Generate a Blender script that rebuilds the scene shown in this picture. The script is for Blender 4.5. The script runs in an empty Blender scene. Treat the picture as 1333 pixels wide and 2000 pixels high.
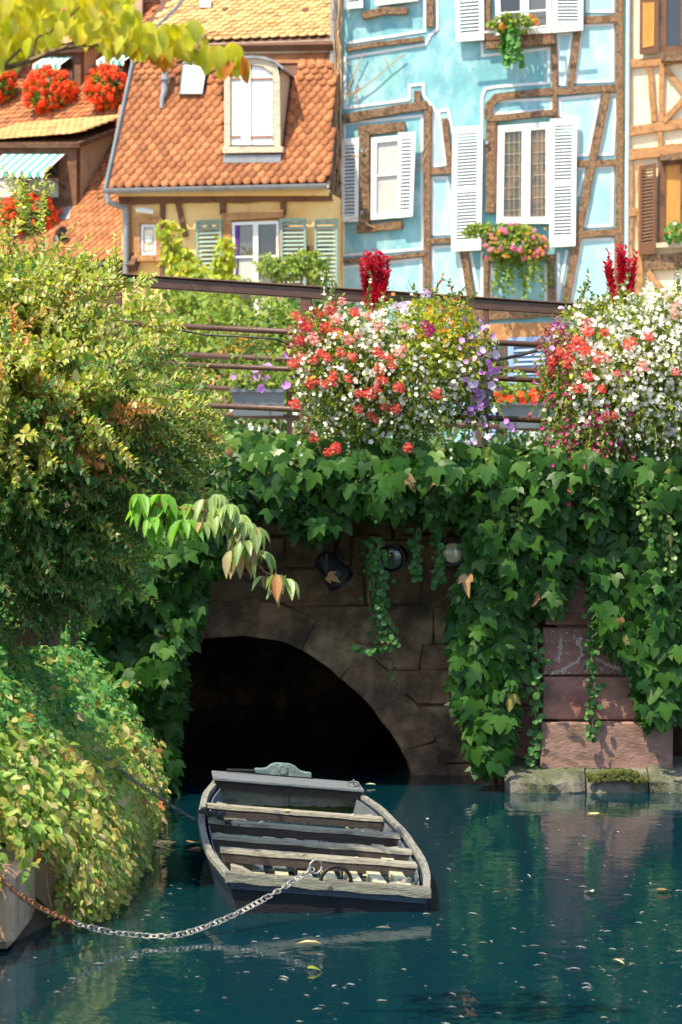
import bpy, math, random
import numpy as np
from mathutils import Vector, Matrix, Euler
random.seed(7)
rng = np.random.default_rng(7)
R = math.radians
scene = bpy.context.scene
COL = scene.collection

# ---------------------------------------------------------------- camera, light, exposure
FPX = 5000.0          # focal length in pixels of the 1333x2000 photograph
CAMZ = 1.85           # height of the lens above the water
cam = bpy.data.cameras.new('camera')
cam.sensor_fit = 'VERTICAL'; cam.sensor_height = 36; cam.lens = 90
cam.clip_end = 500; cam.clip_start = 0.1
cam.dof.use_dof = True; cam.dof.focus_distance = 14.5; cam.dof.aperture_fstop = 5.0
camo = bpy.data.objects.new('camera', cam); COL.objects.link(camo)
camo.location = (0, 0, CAMZ); camo.rotation_euler = (R(90), 0, 0)
scene.camera = camo

SUN_DIR = Vector((-0.42, -0.40, 1.0)).normalized()     # towards the sun
el = math.asin(SUN_DIR.z); az = math.atan2(SUN_DIR.x, SUN_DIR.y)
world = bpy.data.worlds.new('World'); scene.world = world; world.use_nodes = True
wn = world.node_tree; wn.nodes.clear()
sky = wn.nodes.new('ShaderNodeTexSky'); sky.sky_type = 'NISHITA'; sky.sun_disc = False
sky.sun_elevation = el; sky.sun_rotation = az; sky.air_density = 1.0; sky.dust_density = 1.5
bg = wn.nodes.new('ShaderNodeBackground'); bg.inputs[1].default_value = 0.15
wo = wn.nodes.new('ShaderNodeOutputWorld')
wn.links.new(sky.outputs[0], bg.inputs[0]); wn.links.new(bg.outputs[0], wo.inputs[0])
sl = bpy.data.lights.new('sun', 'SUN'); sl.energy = 4.1; sl.angle = R(0.5); sl.color = (1.0, 0.87, 0.66)
so = bpy.data.objects.new('sun', sl); COL.objects.link(so)
so.rotation_euler = SUN_DIR.to_track_quat('Z', 'Y').to_euler(); so.location = (-20, -10, 30)
scene.view_settings.view_transform = 'Standard'; scene.view_settings.look = 'None'
scene.view_settings.exposure = 0.95; scene.view_settings.gamma = 1
scene.view_settings.use_curve_mapping = False
scene.cycles.max_bounces = 7; scene.cycles.diffuse_bounces = 3; scene.cycles.glossy_bounces = 3
scene.cycles.transmission_bounces = 5; scene.cycles.transparent_max_bounces = 6

# ---------------------------------------------------------------- helpers
def px(x, y, Y):
    """real position, Y metres away, of what shows at pixel x, y of the photograph"""
    return Vector(((x - 666.5) / FPX * Y, Y, CAMZ - (y - 1000.0) / FPX * Y))
def onplane(x, y, P0, n):
    d = Vector(((x - 666.5) / FPX, 1.0, -(y - 1000.0) / FPX)); o = Vector((0, 0, CAMZ))
    t = (P0 - o).dot(n) / d.dot(n)
    return o + d * t

class MB:
    """collects shapes; build() links them as ONE mesh object"""
    def __init__(s): s.v = []; s.f = []
    def poly(s, pts):
        n = len(s.v); s.v += [tuple(p) for p in pts]; s.f.append(tuple(range(n, n + len(pts)))); return s
    def hexa(s, a, b):
        """a, b: two quads (4 points each) facing each other"""
        n = len(s.v); s.v += [tuple(p) for p in a] + [tuple(p) for p in b]
        s.f += [(n+3, n+2, n+1, n), (n+4, n+5, n+6, n+7)] + [(n+i, n+(i+1) % 4, n+4+(i+1) % 4, n+4+i) for i in range(4)]
        return s
    def box(s, c, d, M=None):
        x, y, z = d[0]/2, d[1]/2, d[2]/2; c = Vector(c)
        A = [Vector((-x,-y,-z)), Vector((x,-y,-z)), Vector((x,y,-z)), Vector((-x,y,-z))]
        B = [p + Vector((0, 0, 2*z)) for p in A]
        if M is not None: A = [M @ p for p in A]; B = [M @ p for p in B]
        return s.hexa([c+p for p in A], [c+p for p in B])
    def cham(s, c, d, ch, M=None):
        """box with chamfered edges"""
        c = Vector(c); n = len(s.v); k = {}
        for ax in range(3):
            for sx in (-1, 1):
                for sy in (-1, 1):
                    for sz in (-1, 1):
                        sg = (sx, sy, sz)
                        p = Vector([sg[i] * (d[i]/2 - (0 if i == ax else ch)) for i in range(3)])
                        k[(ax,) + sg] = len(s.v)
                        s.v.append(tuple(c + (M @ p if M is not None else p)))
        for ax in range(3):
            o1, o2 = [(1, 2), (2, 0), (0, 1)][ax]
            for sg in (-1, 1):
                q = []
                for a, b in ((-1, -1), (1, -1), (1, 1), (-1, 1)):
                    t = [0, 0, 0]; t[ax] = sg; t[o1] = a; t[o2] = b; q.append(k[(ax,) + tuple(t)])
                s.f.append(tuple(q if sg > 0 else q[::-1]))
        for a in range(3):
            for b in range(a + 1, 3):
                c3 = 3 - a - b
                for sa in (-1, 1):
                    for sb in (-1, 1):
                        def g(ax, z):
                            t = [0, 0, 0]; t[a] = sa; t[b] = sb; t[c3] = z; return k[(ax,) + tuple(t)]
                        s.f.append((g(a, -1), g(a, 1), g(b, 1), g(b, -1)))
        for sx in (-1, 1):
            for sy in (-1, 1):
                for sz in (-1, 1):
                    s.f.append((k[(0, sx, sy, sz)], k[(1, sx, sy, sz)], k[(2, sx, sy, sz)]))
        return s
    def prism(s, pts, off):
        """polygon extruded by the vector off"""
        n = len(s.v); m = len(pts); off = Vector(off)
        s.v += [tuple(p) for p in pts] + [tuple(Vector(p) + off) for p in pts]
        s.f += [tuple(range(n, n + m)), tuple(range(n + 2*m - 1, n + m - 1, -1))]
        s.f += [(n + (i+1) % m, n + i, n + m + i, n + m + (i+1) % m) for i in range(m)]
        return s
    def tube(s, pts, r, k=6, cap=True):
        pts = [Vector(p) for p in pts]; n0 = len(s.v); up = None
        rs = r if isinstance(r, (list, tuple)) else [r] * len(pts)
        for i, p in enumerate(pts):
            t = (pts[min(i+1, len(pts)-1)] - pts[max(i-1, 0)])
            if t.length < 1e-9: t = Vector((0, 0, 1))
            t.normalize()
            if up is None: up = Vector((0, 0, 1)) if abs(t.z) < .9 else Vector((1, 0, 0))
            a = t.cross(up); 
            if a.length < 1e-4: a = t.orthogonal()
            a.normalize(); b = a.cross(t); up = b
            for j in range(k):
                w = 2 * math.pi * j / k
                s.v.append(tuple(p + (a * math.cos(w) + b * math.sin(w)) * rs[i]))
        for i in range(len(pts) - 1):
            for j in range(k):
                q = n0 + i*k; s.f.append((q+j, q+(j+1) % k, q+k+(j+1) % k, q+k+j))
        if cap:
            s.f.append(tuple(range(n0 + k - 1, n0 - 1, -1))); e = n0 + (len(pts)-1)*k; s.f.append(tuple(range(e, e + k)))
        return s
    def lathe(s, c, prof, axis=(0, 0, 1), k=20):
        """prof: list of (radius, height)"""
        c = Vector(c); ax = Vector(axis).normalized(); a = ax.orthogonal().normalized(); b = ax.cross(a); n0 = len(s.v)
        for r, h in prof:
            for j in range(k):
                w = 2*math.pi*j/k; s.v.append(tuple(c + ax*h + (a*math.cos(w) + b*math.sin(w))*r))
        for i in range(len(prof)-1):
            for j in range(k):
                q = n0 + i*k; s.f.append((q+j, q+(j+1) % k, q+k+(j+1) % k, q+k+j))
        s.f.append(tuple(range(n0+k-1, n0-1, -1))); e = n0+(len(prof)-1)*k; s.f.append(tuple(range(e, e+k)))
        return s
    def mesh(s, name, m, off=None, smooth=False):
        me = bpy.data.meshes.new(name)
        v = s.v if off is None else [(p[0]-off[0], p[1]-off[1], p[2]-off[2]) for p in s.v]
        me.from_pydata(v, [], s.f); me.materials.append(m); me.update()
        if smooth: me.polygons.foreach_set('use_smooth', [True]*len(me.polygons))
        return me
ROOT = {}
def rootloc(o):
    while o is not None and o.parent is not None: o = o.parent
    return o.location.copy() if o is not None else Vector()
def obj(name, mb, m, parent=None, kind=None, smooth=False, bevel=0):
    """one mesh object; world coordinates in the MB"""
    off = rootloc(parent) if parent is not None else None
    if parent is not None:
        # parents are either the root (translated only) or children at the origin of the root
        pass
    me = mb if isinstance(mb, bpy.types.Mesh) else mb.mesh(name, m, off, smooth)
    o = bpy.data.objects.new(name, me); COL.objects.link(o)
    if parent is not None: o.parent = parent
    if kind: o['kind'] = kind
    if bevel:
        b = o.modifiers.new('b', 'BEVEL'); b.width = bevel; b.segments = 1; b.limit_method = 'ANGLE'
    return o
def place(name, me, M, parent):
    """a child sharing mesh data, at world matrix M"""
    o = bpy.data.objects.new(name, me); COL.objects.link(o); o.parent = parent
    o.matrix_basis = Matrix.Translation(-rootloc(parent)) @ M
    return o
def tag(o, label, cat, group=None):
    o['label'] = label; o['category'] = cat
    if group: o['group'] = group
    return o
def thing(name, label, cat, loc=(0, 0, 0), group=None):
    o = bpy.data.objects.new(name, None); COL.objects.link(o); o.location = loc; o.empty_display_size = .1
    return tag(o, label, cat, group)
def struct(name, mb, m, smooth=False):
    return obj(name, mb, m, None, 'structure', smooth)

def npmesh(name, V, F, m, smooth=False):
    """V (n,3) array, F (m,k) array of equal size faces"""
    me = bpy.data.meshes.new(name); k = F.shape[1]
    me.vertices.add(len(V)); me.vertices.foreach_set('co', np.ascontiguousarray(V, dtype=np.float32).ravel())
    me.loops.add(F.size); me.loops.foreach_set('vertex_index', F.astype(np.int32).ravel())
    me.polygons.add(len(F)); me.polygons.foreach_set('loop_start', np.arange(0, F.size, k, dtype=np.int32))
    me.polygons.foreach_set('loop_total', np.full(len(F), k, dtype=np.int32))
    if smooth: me.polygons.foreach_set('use_smooth', np.ones(len(F), dtype=bool))
    me.materials.append(m); me.update(calc_edges=True); me.validate()
    return me
def scatter(name, tmpl, Ms, m, parent=None, kind='stuff', smooth=False):
    """many copies of a template (V, F) joined in ONE mesh; Ms: list of 4x4"""
    if len(Ms) == 0: return None
    V, F = tmpl; V = np.asarray(V, float); F = np.asarray(F, int)
    A = np.array([np.array(M) for M in Ms])
    W = np.einsum('nij,vj->nvi', A[:, :3, :3], V) + A[:, None, :3, 3]
    W = W.reshape(-1, 3)
    if parent is not None: W = W - np.array(rootloc(parent))
    FF = (F[None] + (np.arange(len(Ms)) * len(V))[:, None, None]).reshape(-1, F.shape[1])
    o = bpy.data.objects.new(name, npmesh(name, W, FF, m, smooth)); COL.objects.link(o)
    if parent is not None: o.parent = parent
    if kind: o['kind'] = kind
    return o
def pieces(name, tmpl, Ms, m, parent, limit=300, key=None, rest='foliage', smooth=False):
    """the first `limit` (after sorting by key, largest first) as parts, the others joined"""
    if key is not None: Ms = sorted(Ms, key=key)
    V, F = tmpl
    me = npmesh(name, np.asarray(V, float), np.asarray(F, int), m, smooth)
    for M in Ms[:limit]: place(name, me, M, parent)
    if len(Ms) > limit: scatter(rest, tmpl, Ms[limit:], m, parent, 'stuff', smooth)
def frame(pos, tip, nrm, s=1.0, sx=None):
    """matrix whose y axis runs along tip, z along nrm"""
    y = Vector(tip).normalized(); z = Vector(nrm); z = (z - y * z.dot(y))
    if z.length < 1e-4: z = y.orthogonal()
    z.normalize(); x = y.cross(z); sx = s if sx is None else sx
    M = Matrix.Identity(4)
    for i in range(3): M[i][0] = x[i]*sx; M[i][1] = y[i]*s; M[i][2] = z[i]*s; M[i][3] = pos[i]
    return M
U = random.uniform; G = random.gauss
def rv(s=1.0): return Vector((G(0, s), G(0, s), G(0, s)))
def inpoly(x, y, P):
    c = False; j = len(P) - 1
    for i in range(len(P)):
        if (P[i][1] > y) != (P[j][1] > y) and x < (P[j][0]-P[i][0])*(y-P[i][1])/(P[j][1]-P[i][1]) + P[i][0]: c = not c
        j = i
    return c
def lerp(x, T):
    if x <= T[0][0]: return T[0][1]
    for (a, b), (c, d) in zip(T, T[1:]):
        if x <= c: return b + (d-b)*(x-a)/(c-a)
    return T[-1][1]

# ---------------------------------------------------------------- leaf and flower templates
def fan(out, centre, zf):
    V = [(centre[0], centre[1], zf(*centre))] + [(x, y, zf(x, y)) for x, y in out]
    n = len(out); return V, [(0, 1+i, 1+(i+1) % n) for i in range(n)]
def mirror(r):   # r: right-hand outline from base to tip (both on the axis)
    return r + [(-x, y) for x, y in r[-2:0:-1]]
IVY = fan(mirror([(0, .05), (.15, -.08), (.38, -.03), (.50, .14), (.62, .52), (.42, .44), (.27, .48), (.22, .72), (0, 1.05)]), (0, .34), lambda x, y: .16*abs(x) - .22*y*y)
IVY2 = fan(mirror([(0, .04), (.18, -.08), (.42, .02), (.56, .20), (.72, .46), (.45, .40), (.30, .46), (.25, .66), (0, .98)]), (0, .34), lambda x, y: -.20*abs(x) - .12*y*y + .08)
def folded(r, zf):   # ovate leaf with a midrib: quads cannot mix, so triangles only
    n = len(r); V = []; F = []
    for x, y in r: V.append((0, y, zf(0, y)))
    for x, y in r[1:-1]: V.append((x, y, zf(x, y)))
    for x, y in r[1:-1]: V.append((-x, y, zf(x, y)))
    a = n; b = n + n - 2
    for s, o in ((1, a), (-1, b)):
        def t(p, q, w): F.append((p, q, w) if s > 0 else (p, w, q))
        t(0, o, 1)
        for i in range(n-3): t(1+i, o+i, o+i+1); t(1+i, o+i+1, 2+i)
        t(n-2, o+n-3, n-1)
    return V, F
OVATE = folded([(0, 0), (.20, .14), (.29, .38), (.22, .68), (0, 1)], lambda x, y: .35*x - .28*y*y)
BROAD = folded([(0, 0), (.17, .10), (.29, .32), (.29, .58), (.17, .84), (0, 1)], lambda x, y: .34*x - .34*y*y)
DROOP = folded([(0, 0), (.14, .12), (.23, .36), (.19, .62), (.08, .86), (0, 1)], lambda x, y: .6*x - .20*y*y)
SMALL = ([(0, 0, 0), (.20, .42, .07), (.13, .80, .02), (0, 1, -.08), (-.13, .80, .02), (-.20, .42, .07), (0, .5, -.03)],
         [(0, 1, 6), (1, 2, 6), (2, 3, 6), (3, 4, 6), (4, 5, 6), (5, 0, 6)])
ROUND = fan([(0, 0), (.34, .12), (.48, .45), (.34, .80), (0, .95), (-.34, .80), (-.48, .45), (-.34, .12)], (0, .5), lambda x, y: .25*abs(x) - .15*y*y)
BLADE = ([(0, 0, 0), (.10, .45, .03), (0, 1, -.1), (-.10, .45, .03)], [(0, 1, 3), (1, 2, 3)])
def daisy(n, r0, cup):
    V = [(0, 0, 0)]; F = []
    for i in range(n):
        a = 2*math.pi*i/n; w = math.pi/n*.92; b = len(V)
        for da, rr, z in ((-w, .62, cup*.6), (-w*.55, 1, cup), (w*.55, 1, cup), (w, .62, cup*.6)):
            V.append((math.cos(a+da)*rr*r0, math.sin(a+da)*rr*r0, z))
        F += [(0, b, b+1), (0, b+1, b+2), (0, b+2, b+3)]
    return V, F
WHITE5 = daisy(5, 1.0, .25)
PETUNIA = fan([(math.cos(a/10*2*math.pi)*(1 if a % 2 else .82), math.sin(a/10*2*math.pi)*(1 if a % 2 else .82)) for a in range(10)], (0, 0), lambda x, y: .55*(x*x+y*y)**.5 - .3)
def umbel(n, seed, petal=.30):
    r_ = random.Random(seed); V = []; F = []; dv, df = daisy(5, petal, .05)
    for i in range(n):
        z = 1 - 1.25*(i+.5)/n; a = i*2.39996 + r_.uniform(-.3, .3); q = math.sqrt(max(0, 1-z*z))
        d = Vector((q*math.cos(a), q*math.sin(a), z)); M = frame(d*r_.uniform(.55, 1.10), d.orthogonal() + Vector((r_.gauss(0,.6), 0, 0)), d + Vector((r_.gauss(0,.6), r_.gauss(0,.6), r_.gauss(0,.3))), r_.uniform(.7, 1.2))
        b = len(V); V += [tuple(M @ Vector(p)) for p in dv]; F += [tuple(b+k for k in f) for f in df]
    return V, F
UMBEL = umbel(22, 3, .33); UMBEL2 = umbel(15, 8, .42)
WCLUS = umbel(7, 5, .50)

# ---------------------------------------------------------------- materials
def mk(name):
    m = bpy.data.materials.new(name); m.use_nodes = True; nt = m.node_tree; nt.nodes.clear()
    return m, nt, nt.nodes.new, nt.links.new
def ramp(nt, fac, cols):
    r = nt.nodes.new('ShaderNodeValToRGB'); e = r.color_ramp.elements
    n = len(cols); e[0].position = 0; e[0].color = (*cols[0], 1); e[1].position = 1; e[1].color = (*cols[-1], 1)
    for i in range(1, n-1): q = e.new(i/(n-1)); q.color = (*cols[i], 1)
    nt.links.new(fac, r.inputs[0]); return r.outputs[0]
def coords(nt, stretch=(1, 1, 1), shift=True):
    N, L = nt.nodes.new, nt.links.new
    tc = N('ShaderNodeTexCoord'); mp = N('ShaderNodeMapping'); mp.inputs['Scale'].default_value = stretch
    if shift:
        oi = N('ShaderNodeObjectInfo'); mul = N('ShaderNodeMath'); mul.operation = 'MULTIPLY'; mul.inputs[1].default_value = 37.0
        L(oi.outputs['Random'], mul.inputs[0]); cx = N('ShaderNodeCombineXYZ')
        for i in range(3): L(mul.outputs[0], cx.inputs[i])
        ad = N('ShaderNodeVectorMath'); L(tc.outputs['Object'], ad.inputs[0]); L(cx.outputs[0], ad.inputs[1]); L(ad.outputs[0], mp.inputs[0])
    else: L(tc.outputs['Object'], mp.inputs[0])
    return mp.outputs[0]
def noise(nt, vec, scale, detail=4, rough=.6):
    n = nt.nodes.new('ShaderNodeTexNoise'); n.inputs['Scale'].default_value = scale; n.inputs['Detail'].default_value = detail
    n.inputs['Roughness'].default_value = rough; nt.links.new(vec, n.inputs['Vector']); return n.outputs['Fac']
def stretchv(nt, f, lo, hi):
    mr = nt.nodes.new('ShaderNodeMapRange'); mr.inputs[1].default_value = lo; mr.inputs[2].default_value = hi
    nt.links.new(f, mr.inputs[0]); return mr.outputs[0]
def mat(name, cols, scale=3, rough=.8, bump=.3, bscale=30, metallic=0, stretch=(1, 1, 1), spec=.4, piece=0.0, dirt=None, shift=False, blur=(.3, .7), coat=0):
    """cols: colours mixed by noise; piece: how much each object / island differs in value; dirt: (colour, amount, scale)"""
    m, nt, N, L = mk(name); v = coords(nt, stretch, shift)
    c = ramp(nt, stretchv(nt, noise(nt, v, scale, 5), *blur), cols)
    if dirt:
        mx = N('ShaderNodeMix'); mx.data_type = 'RGBA'; f = stretchv(nt, noise(nt, v, dirt[2], 6, .7), .62 - dirt[1]*.3, .85 - dirt[1]*.3)
        L(f, mx.inputs['Factor']); L(c, mx.inputs['A']); mx.inputs['B'].default_value = (*dirt[0], 1); c = mx.outputs['Result']
    if piece:
        oi = N('ShaderNodeObjectInfo'); ge = N('ShaderNodeNewGeometry'); ad = N('ShaderNodeMath'); L(oi.outputs['Random'], ad.inputs[0]); L(ge.outputs['Random Per Island'], ad.inputs[1])
        fr = N('ShaderNodeMath'); fr.operation = 'FRACT'; L(ad.outputs[0], fr.inputs[0])
        mr = N('ShaderNodeMapRange'); L(fr.outputs[0], mr.inputs[0]); mr.inputs[3].default_value = 1-piece; mr.inputs[4].default_value = 1+piece
        hs = N('ShaderNodeHueSaturation'); L(mr.outputs[0], hs.inputs['Value']); L(c, hs.inputs['Color']); c = hs.outputs[0]
    b = N('ShaderNodeBsdfPrincipled'); L(c, b.inputs['Base Color']); b.inputs['Roughness'].default_value = rough; b.inputs['Metallic'].default_value = metallic
    b.inputs['Specular IOR Level'].default_value = spec
    if coat: b.inputs['Coat Weight'].default_value = coat
    if bump:
        bp = N('ShaderNodeBump'); bp.inputs['Strength'].default_value = bump; bp.inputs['Distance'].default_value = .02
        L(noise(nt, v, bscale, 5, .65), bp.inputs['Height']); L(bp.outputs[0], b.inputs['Normal'])
    o = N('ShaderNodeOutputMaterial'); L(b.outputs[0], o.inputs[0]); return m
def leafmat(name, cols, trans=.35, gloss=.45, rough=.45, vein=None):
    m, nt, N, L = mk(name)
    oi = N('ShaderNodeObjectInfo'); ge = N('ShaderNodeNewGeometry'); ad = N('ShaderNodeMath'); L(oi.outputs['Random'], ad.inputs[0]); L(ge.outputs['Random Per Island'], ad.inputs[1])
    fr = N('ShaderNodeMath'); fr.operation = 'FRACT'; L(ad.outputs[0], fr.inputs[0])
    c = ramp(nt, fr.outputs[0], cols)
    if vein:
        to = N('ShaderNodeTexCoord'); sx = N('ShaderNodeSeparateXYZ'); L(to.outputs['Object'], sx.inputs[0])
        def mth(op, a, b=None):
            q = N('ShaderNodeMath'); q.operation = op
            for i, z in enumerate((a, b)):
                if z is None: continue
                if isinstance(z, (int, float)): q.inputs[i].default_value = z
                else: L(z, q.inputs[i])
            return q.outputs[0]
        ax_ = mth('ABSOLUTE', sx.outputs[0]); w_ = mth('SINE', mth('MULTIPLY', mth('SUBTRACT', sx.outputs[1], mth('MULTIPLY', ax_, .9)), 62.0))
        rib = mth('LESS_THAN', ax_, .018); fv = mth('MAXIMUM', mth('MULTIPLY', mth('POWER', mth('MAXIMUM', w_, 0.0), 3.0), .55), rib)
        mxv = N('ShaderNodeMix'); mxv.data_type = 'RGBA'; L(fv, mxv.inputs['Factor']); L(c, mxv.inputs['A']); mxv.inputs['B'].default_value = (*vein, 1); c = mxv.outputs['Result']
        blot = stretchv(nt, noise(nt, to.outputs['Object'], 3.5, 4), .62, .75); mb2 = N('ShaderNodeMix'); mb2.data_type = 'RGBA'; L(mth('MULTIPLY', blot, .6), mb2.inputs['Factor']); L(c, mb2.inputs['A']); mb2.inputs['B'].default_value = (.40, .20, .04, 1); c = mb2.outputs['Result']
    # soft patchiness over the whole plant
    tc = N('ShaderNodeTexCoord'); nz = noise(nt, ge.outputs['Position'], 9, 3)
    hs = N('ShaderNodeHueSaturation'); L(c, hs.inputs['Color']); mr = stretchv(nt, nz, .25, .75)
    m2 = N('ShaderNodeMapRange'); L(mr, m2.inputs[0]); m2.inputs[3].default_value = .8; m2.inputs[4].default_value = 1.25; L(m2.outputs[0], hs.inputs['Value']); c = hs.outputs[0]
    b = N('ShaderNodeBsdfPrincipled'); L(c, b.inputs['Base Color']); b.inputs['Roughness'].default_value = rough; b.inputs['Specular IOR Level'].default_value = gloss
    t = N('ShaderNodeBsdfTranslucent'); h2 = N('ShaderNodeHueSaturation'); L(c, h2.inputs['Color']); h2.inputs['Value'].default_value = 1.5; h2.inputs['Saturation'].default_value = 1.1; h2.inputs['Hue'].default_value = .485
    L(h2.outputs[0], t.inputs['Color'])
    mx = N('ShaderNodeMixShader'); mx.inputs[0].default_value = trans; L(b.outputs[0], mx.inputs[1]); L(t.outputs[0], mx.inputs[2])
    o = N('ShaderNodeOutputMaterial'); L(mx.outputs[0], o.inputs[0]); return m
def glassmat(name, tint=(.03, .035, .03), rough=.03):
    m, nt, N, L = mk(name); b = N('ShaderNodeBsdfPrincipled'); b.inputs['Base Color'].default_value = (*tint, 1)
    b.inputs['Roughness'].default_value = rough; b.inputs['Specular IOR Level'].default_value = .9; b.inputs['Coat Weight'].default_value = .5
    o = N('ShaderNodeOutputMaterial'); L(b.outputs[0], o.inputs[0]); return m

M = {}
M['tile'] = mat('roof_tile', [(.34, .105, .04), (.50, .18, .068), (.42, .135, .045)], 2.2, .8, .25, 60, piece=.30, dirt=((.16, .10, .05), .5, 5))
M['tile_light'] = mat('light_roof_tile', [(.60, .33, .12), (.70, .44, .19), (.53, .24, .08)], 2.5, .75, .25, 60, piece=.25, dirt=((.30, .22, .11), .4, 6))
M['tile_under'] = mat('roof_underlay', [(.16, .07, .04), (.10, .05, .03)], 5)
M['blue'] = mat('blue_plaster', [(.19, .47, .51), (.26, .57, .59), (.16, .41, .47), (.27, .56, .54)], 1.1, .85, .35, 22, dirt=((.44, .66, .68), .55, 3.2), stretch=(1, 1, .6))
M['blue_panel'] = mat('pale_blue_plaster', [(.28, .55, .61), (.37, .64, .68), (.24, .50, .57)], 1.6, .85, .35, 22, dirt=((.52, .70, .74), .5, 4), stretch=(1, 1, .5))
M['blue_edge'] = mat('strong_blue_plaster', [(.17, .43, .56), (.21, .48, .60)], 3, .85, .3, 22)
M['line'] = mat('white_painted_line', [(.80, .80, .78), (.70, .72, .72)], 8, .8, .2, 40)
M['cream'] = mat('cream_plaster', [(.95, .58, .20), (.96, .66, .28), (.90, .52, .15)], 1.3, .85, .3, 25, dirt=((.62, .44, .24), .25, 5))
M['cream2'] = mat('pale_cream_plaster', [(.85, .70, .46), (.88, .76, .54), (.82, .64, .40)], 1.3, .85, .3, 25, dirt=((.68, .50, .30), .2, 5))
M['timber'] = mat('weathered_timber', [(.22, .125, .065), (.34, .205, .115), (.13, .075, .04)], 9, .85, .9, 60, dirt=((.06, .035, .02), .6, 24))
M['timber_dark'] = mat('dark_timber', [(.13, .06, .035), (.20, .10, .055), (.09, .04, .025)], 5, .8, .6, 45)
M['timber_orange'] = mat('orange_timber', [(.42, .20, .08), (.52, .27, .11), (.33, .15, .06)], 5, .8, .6, 45, dirt=((.20, .09, .04), .4, 12))
M['shutter_white'] = mat('white_shutter_paint', [(.80, .80, .79), (.74, .75, .75)], 6, .55, .15, 60, dirt=((.55, .53, .48), .1, 15))
M['shutter_green'] = mat('green_shutter_paint', [(.20, .31, .26), (.26, .37, .31)], 5, .6, .2, 50, dirt=((.45, .50, .42), .3, 12))
M['shutter_brown'] = mat('brown_shutter_paint', [(.14, .06, .03), (.20, .09, .04)], 5, .5, .2, 50)
M['shutter_orange'] = mat('orange_wood', [(.55, .22, .04), (.68, .32, .07)], 3, .5, .2, 40, stretch=(6, 1, 1))
M['shutter_blue'] = mat('blue_shutter_paint', [(.22, .36, .62), (.28, .42, .68)], 5, .55, .2, 50)
M['white'] = mat('white_window_paint', [(.82, .82, .80), (.76, .76, .74)], 6, .5, .1, 50)
M['glass'] = glassmat('window_glass', (.10, .10, .09)); M['glass_dark'] = glassmat('dark_window_glass', (.02, .018, .015))
M['leaded'] = mat('leaded_room_glass', [(.03, .022, .012), (.20, .12, .05), (.06, .05, .03), (.13, .10, .02)], 3.0, .08, 0, spec=.8, blur=(.35, .65))
M['curtain'] = mat('net_curtain', [(.62, .62, .58), (.50, .52, .50)], 5, .9, .3, 30, stretch=(5, 1, 1))
M['purple'] = mat('purple_curtain', [(.10, .03, .20), (.15, .05, .28)], 5, .9)
M['zinc'] = mat('zinc_metal', [(.24, .26, .28), (.32, .34, .36), (.20, .21, .22)], 4, .5, .15, 30, metallic=.2, dirt=((.25, .22, .18), .25, 10))
M['oldwood_pale'] = mat('pale_old_wood', [(.55, .47, .34), (.66, .58, .44), (.42, .33, .22)], 6, .8, .4, 40, dirt=((.28, .20, .12), .3, 16), stretch=(1, 1, 4))
M['render_tan'] = mat('tan_render', [(.50, .36, .24), (.58, .43, .29), (.44, .31, .20)], 2, .9, .4, 25)
M['awning_w'] = mat('white_awning_cloth', [(.80, .80, .78), (.74, .75, .74)], 5, .9, .1)
M['awning_g'] = mat('green_awning_cloth', [(.05, .38, .27), (.07, .44, .32)], 5, .9, .1)
M['stone'] = mat('old_bridge_stone', [(.42, .25, .14), (.56, .38, .22), (.24, .14, .09), (.48, .30, .18), (.30, .15, .11)], 1.6, .92, .9, 20, piece=.03, dirt=((.08, .06, .045), .65, 2.2), shift=False)
M['sand'] = mat('red_sandstone', [(.31, .15, .12), (.40, .21, .165), (.23, .10, .085)], 3.2, .88, .5, 26, piece=.14, dirt=((.14, .08, .06), .45, 4), stretch=(.7, 1, 1.5), shift=False)
M['sand_plain'] = mat('dressed_red_sandstone', [(.28, .16, .13), (.36, .22, .175), (.22, .12, .10)], 5, .88, .5, 40, piece=.1, dirt=((.14, .09, .06), .45, 6), stretch=(.8, 1, 1.8))
M['mortar'] = mat('dark_joint', [(.20, .14, .09), (.28, .19, .12)], 8, .95, .5, 30)
M['efflo'] = mat('white_lime_bloom', [(.60, .52, .48), (.45, .32, .27)], 14, .95, .3, 30)
M['ledge'] = mat('mossy_ledge_stone', [(.13, .125, .10), (.19, .175, .145), (.09, .10, .06), (.13, .13, .085)], 4, .9, 1.0, 18, dirt=((.06, .08, .02), .5, 5), shift=False)
M['moss'] = mat('moss', [(.045, .06, .012), (.085, .095, .016), (.03, .042, .01)], 10, .95, .8, 40)
M['quay'] = mat('quay_stone', [(.42, .27, .17), (.50, .35, .23), (.36, .22, .14)], 3, .9, .6, 25, dirt=((.22, .14, .08), .35, 6))
M['rail'] = mat('brown_painted_iron', [(.065, .032, .022), (.095, .048, .032), (.055, .027, .018)], 5, .42, .2, 40, spec=.5, dirt=((.20, .10, .07), .2, 20))
M['rail_red'] = mat('maroon_painted_iron', [(.13, .058, .046), (.17, .075, .06)], 5, .5, .2, 40, dirt=((.12, .06, .05), .2, 20))
M['black'] = mat('black_metal', [(.015, .016, .018), (.03, .03, .032)], 6, .4, .2, 30, spec=.5)
M['black_wood'] = mat('tarred_wood', [(.006, .008, .012), (.014, .018, .026)], 5, .6, .6, 35, spec=.3, stretch=(1, 1, 5))
M['hull_blue'] = mat('dark_blue_hull_paint', [(.018, .035, .07), (.035, .06, .10), (.010, .02, .04)], 5, .5, .5, 30, spec=.5, dirt=((.10, .12, .13), .25, 18), stretch=(1, 1, 4))
M['boatwood'] = mat('weathered_boat_wood', [(.33, .31, .24), (.47, .44, .34), (.20, .19, .15)], 7, .8, .8, 50, dirt=((.10, .10, .08), .35, 16), stretch=(.8, 5, 5))
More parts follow.
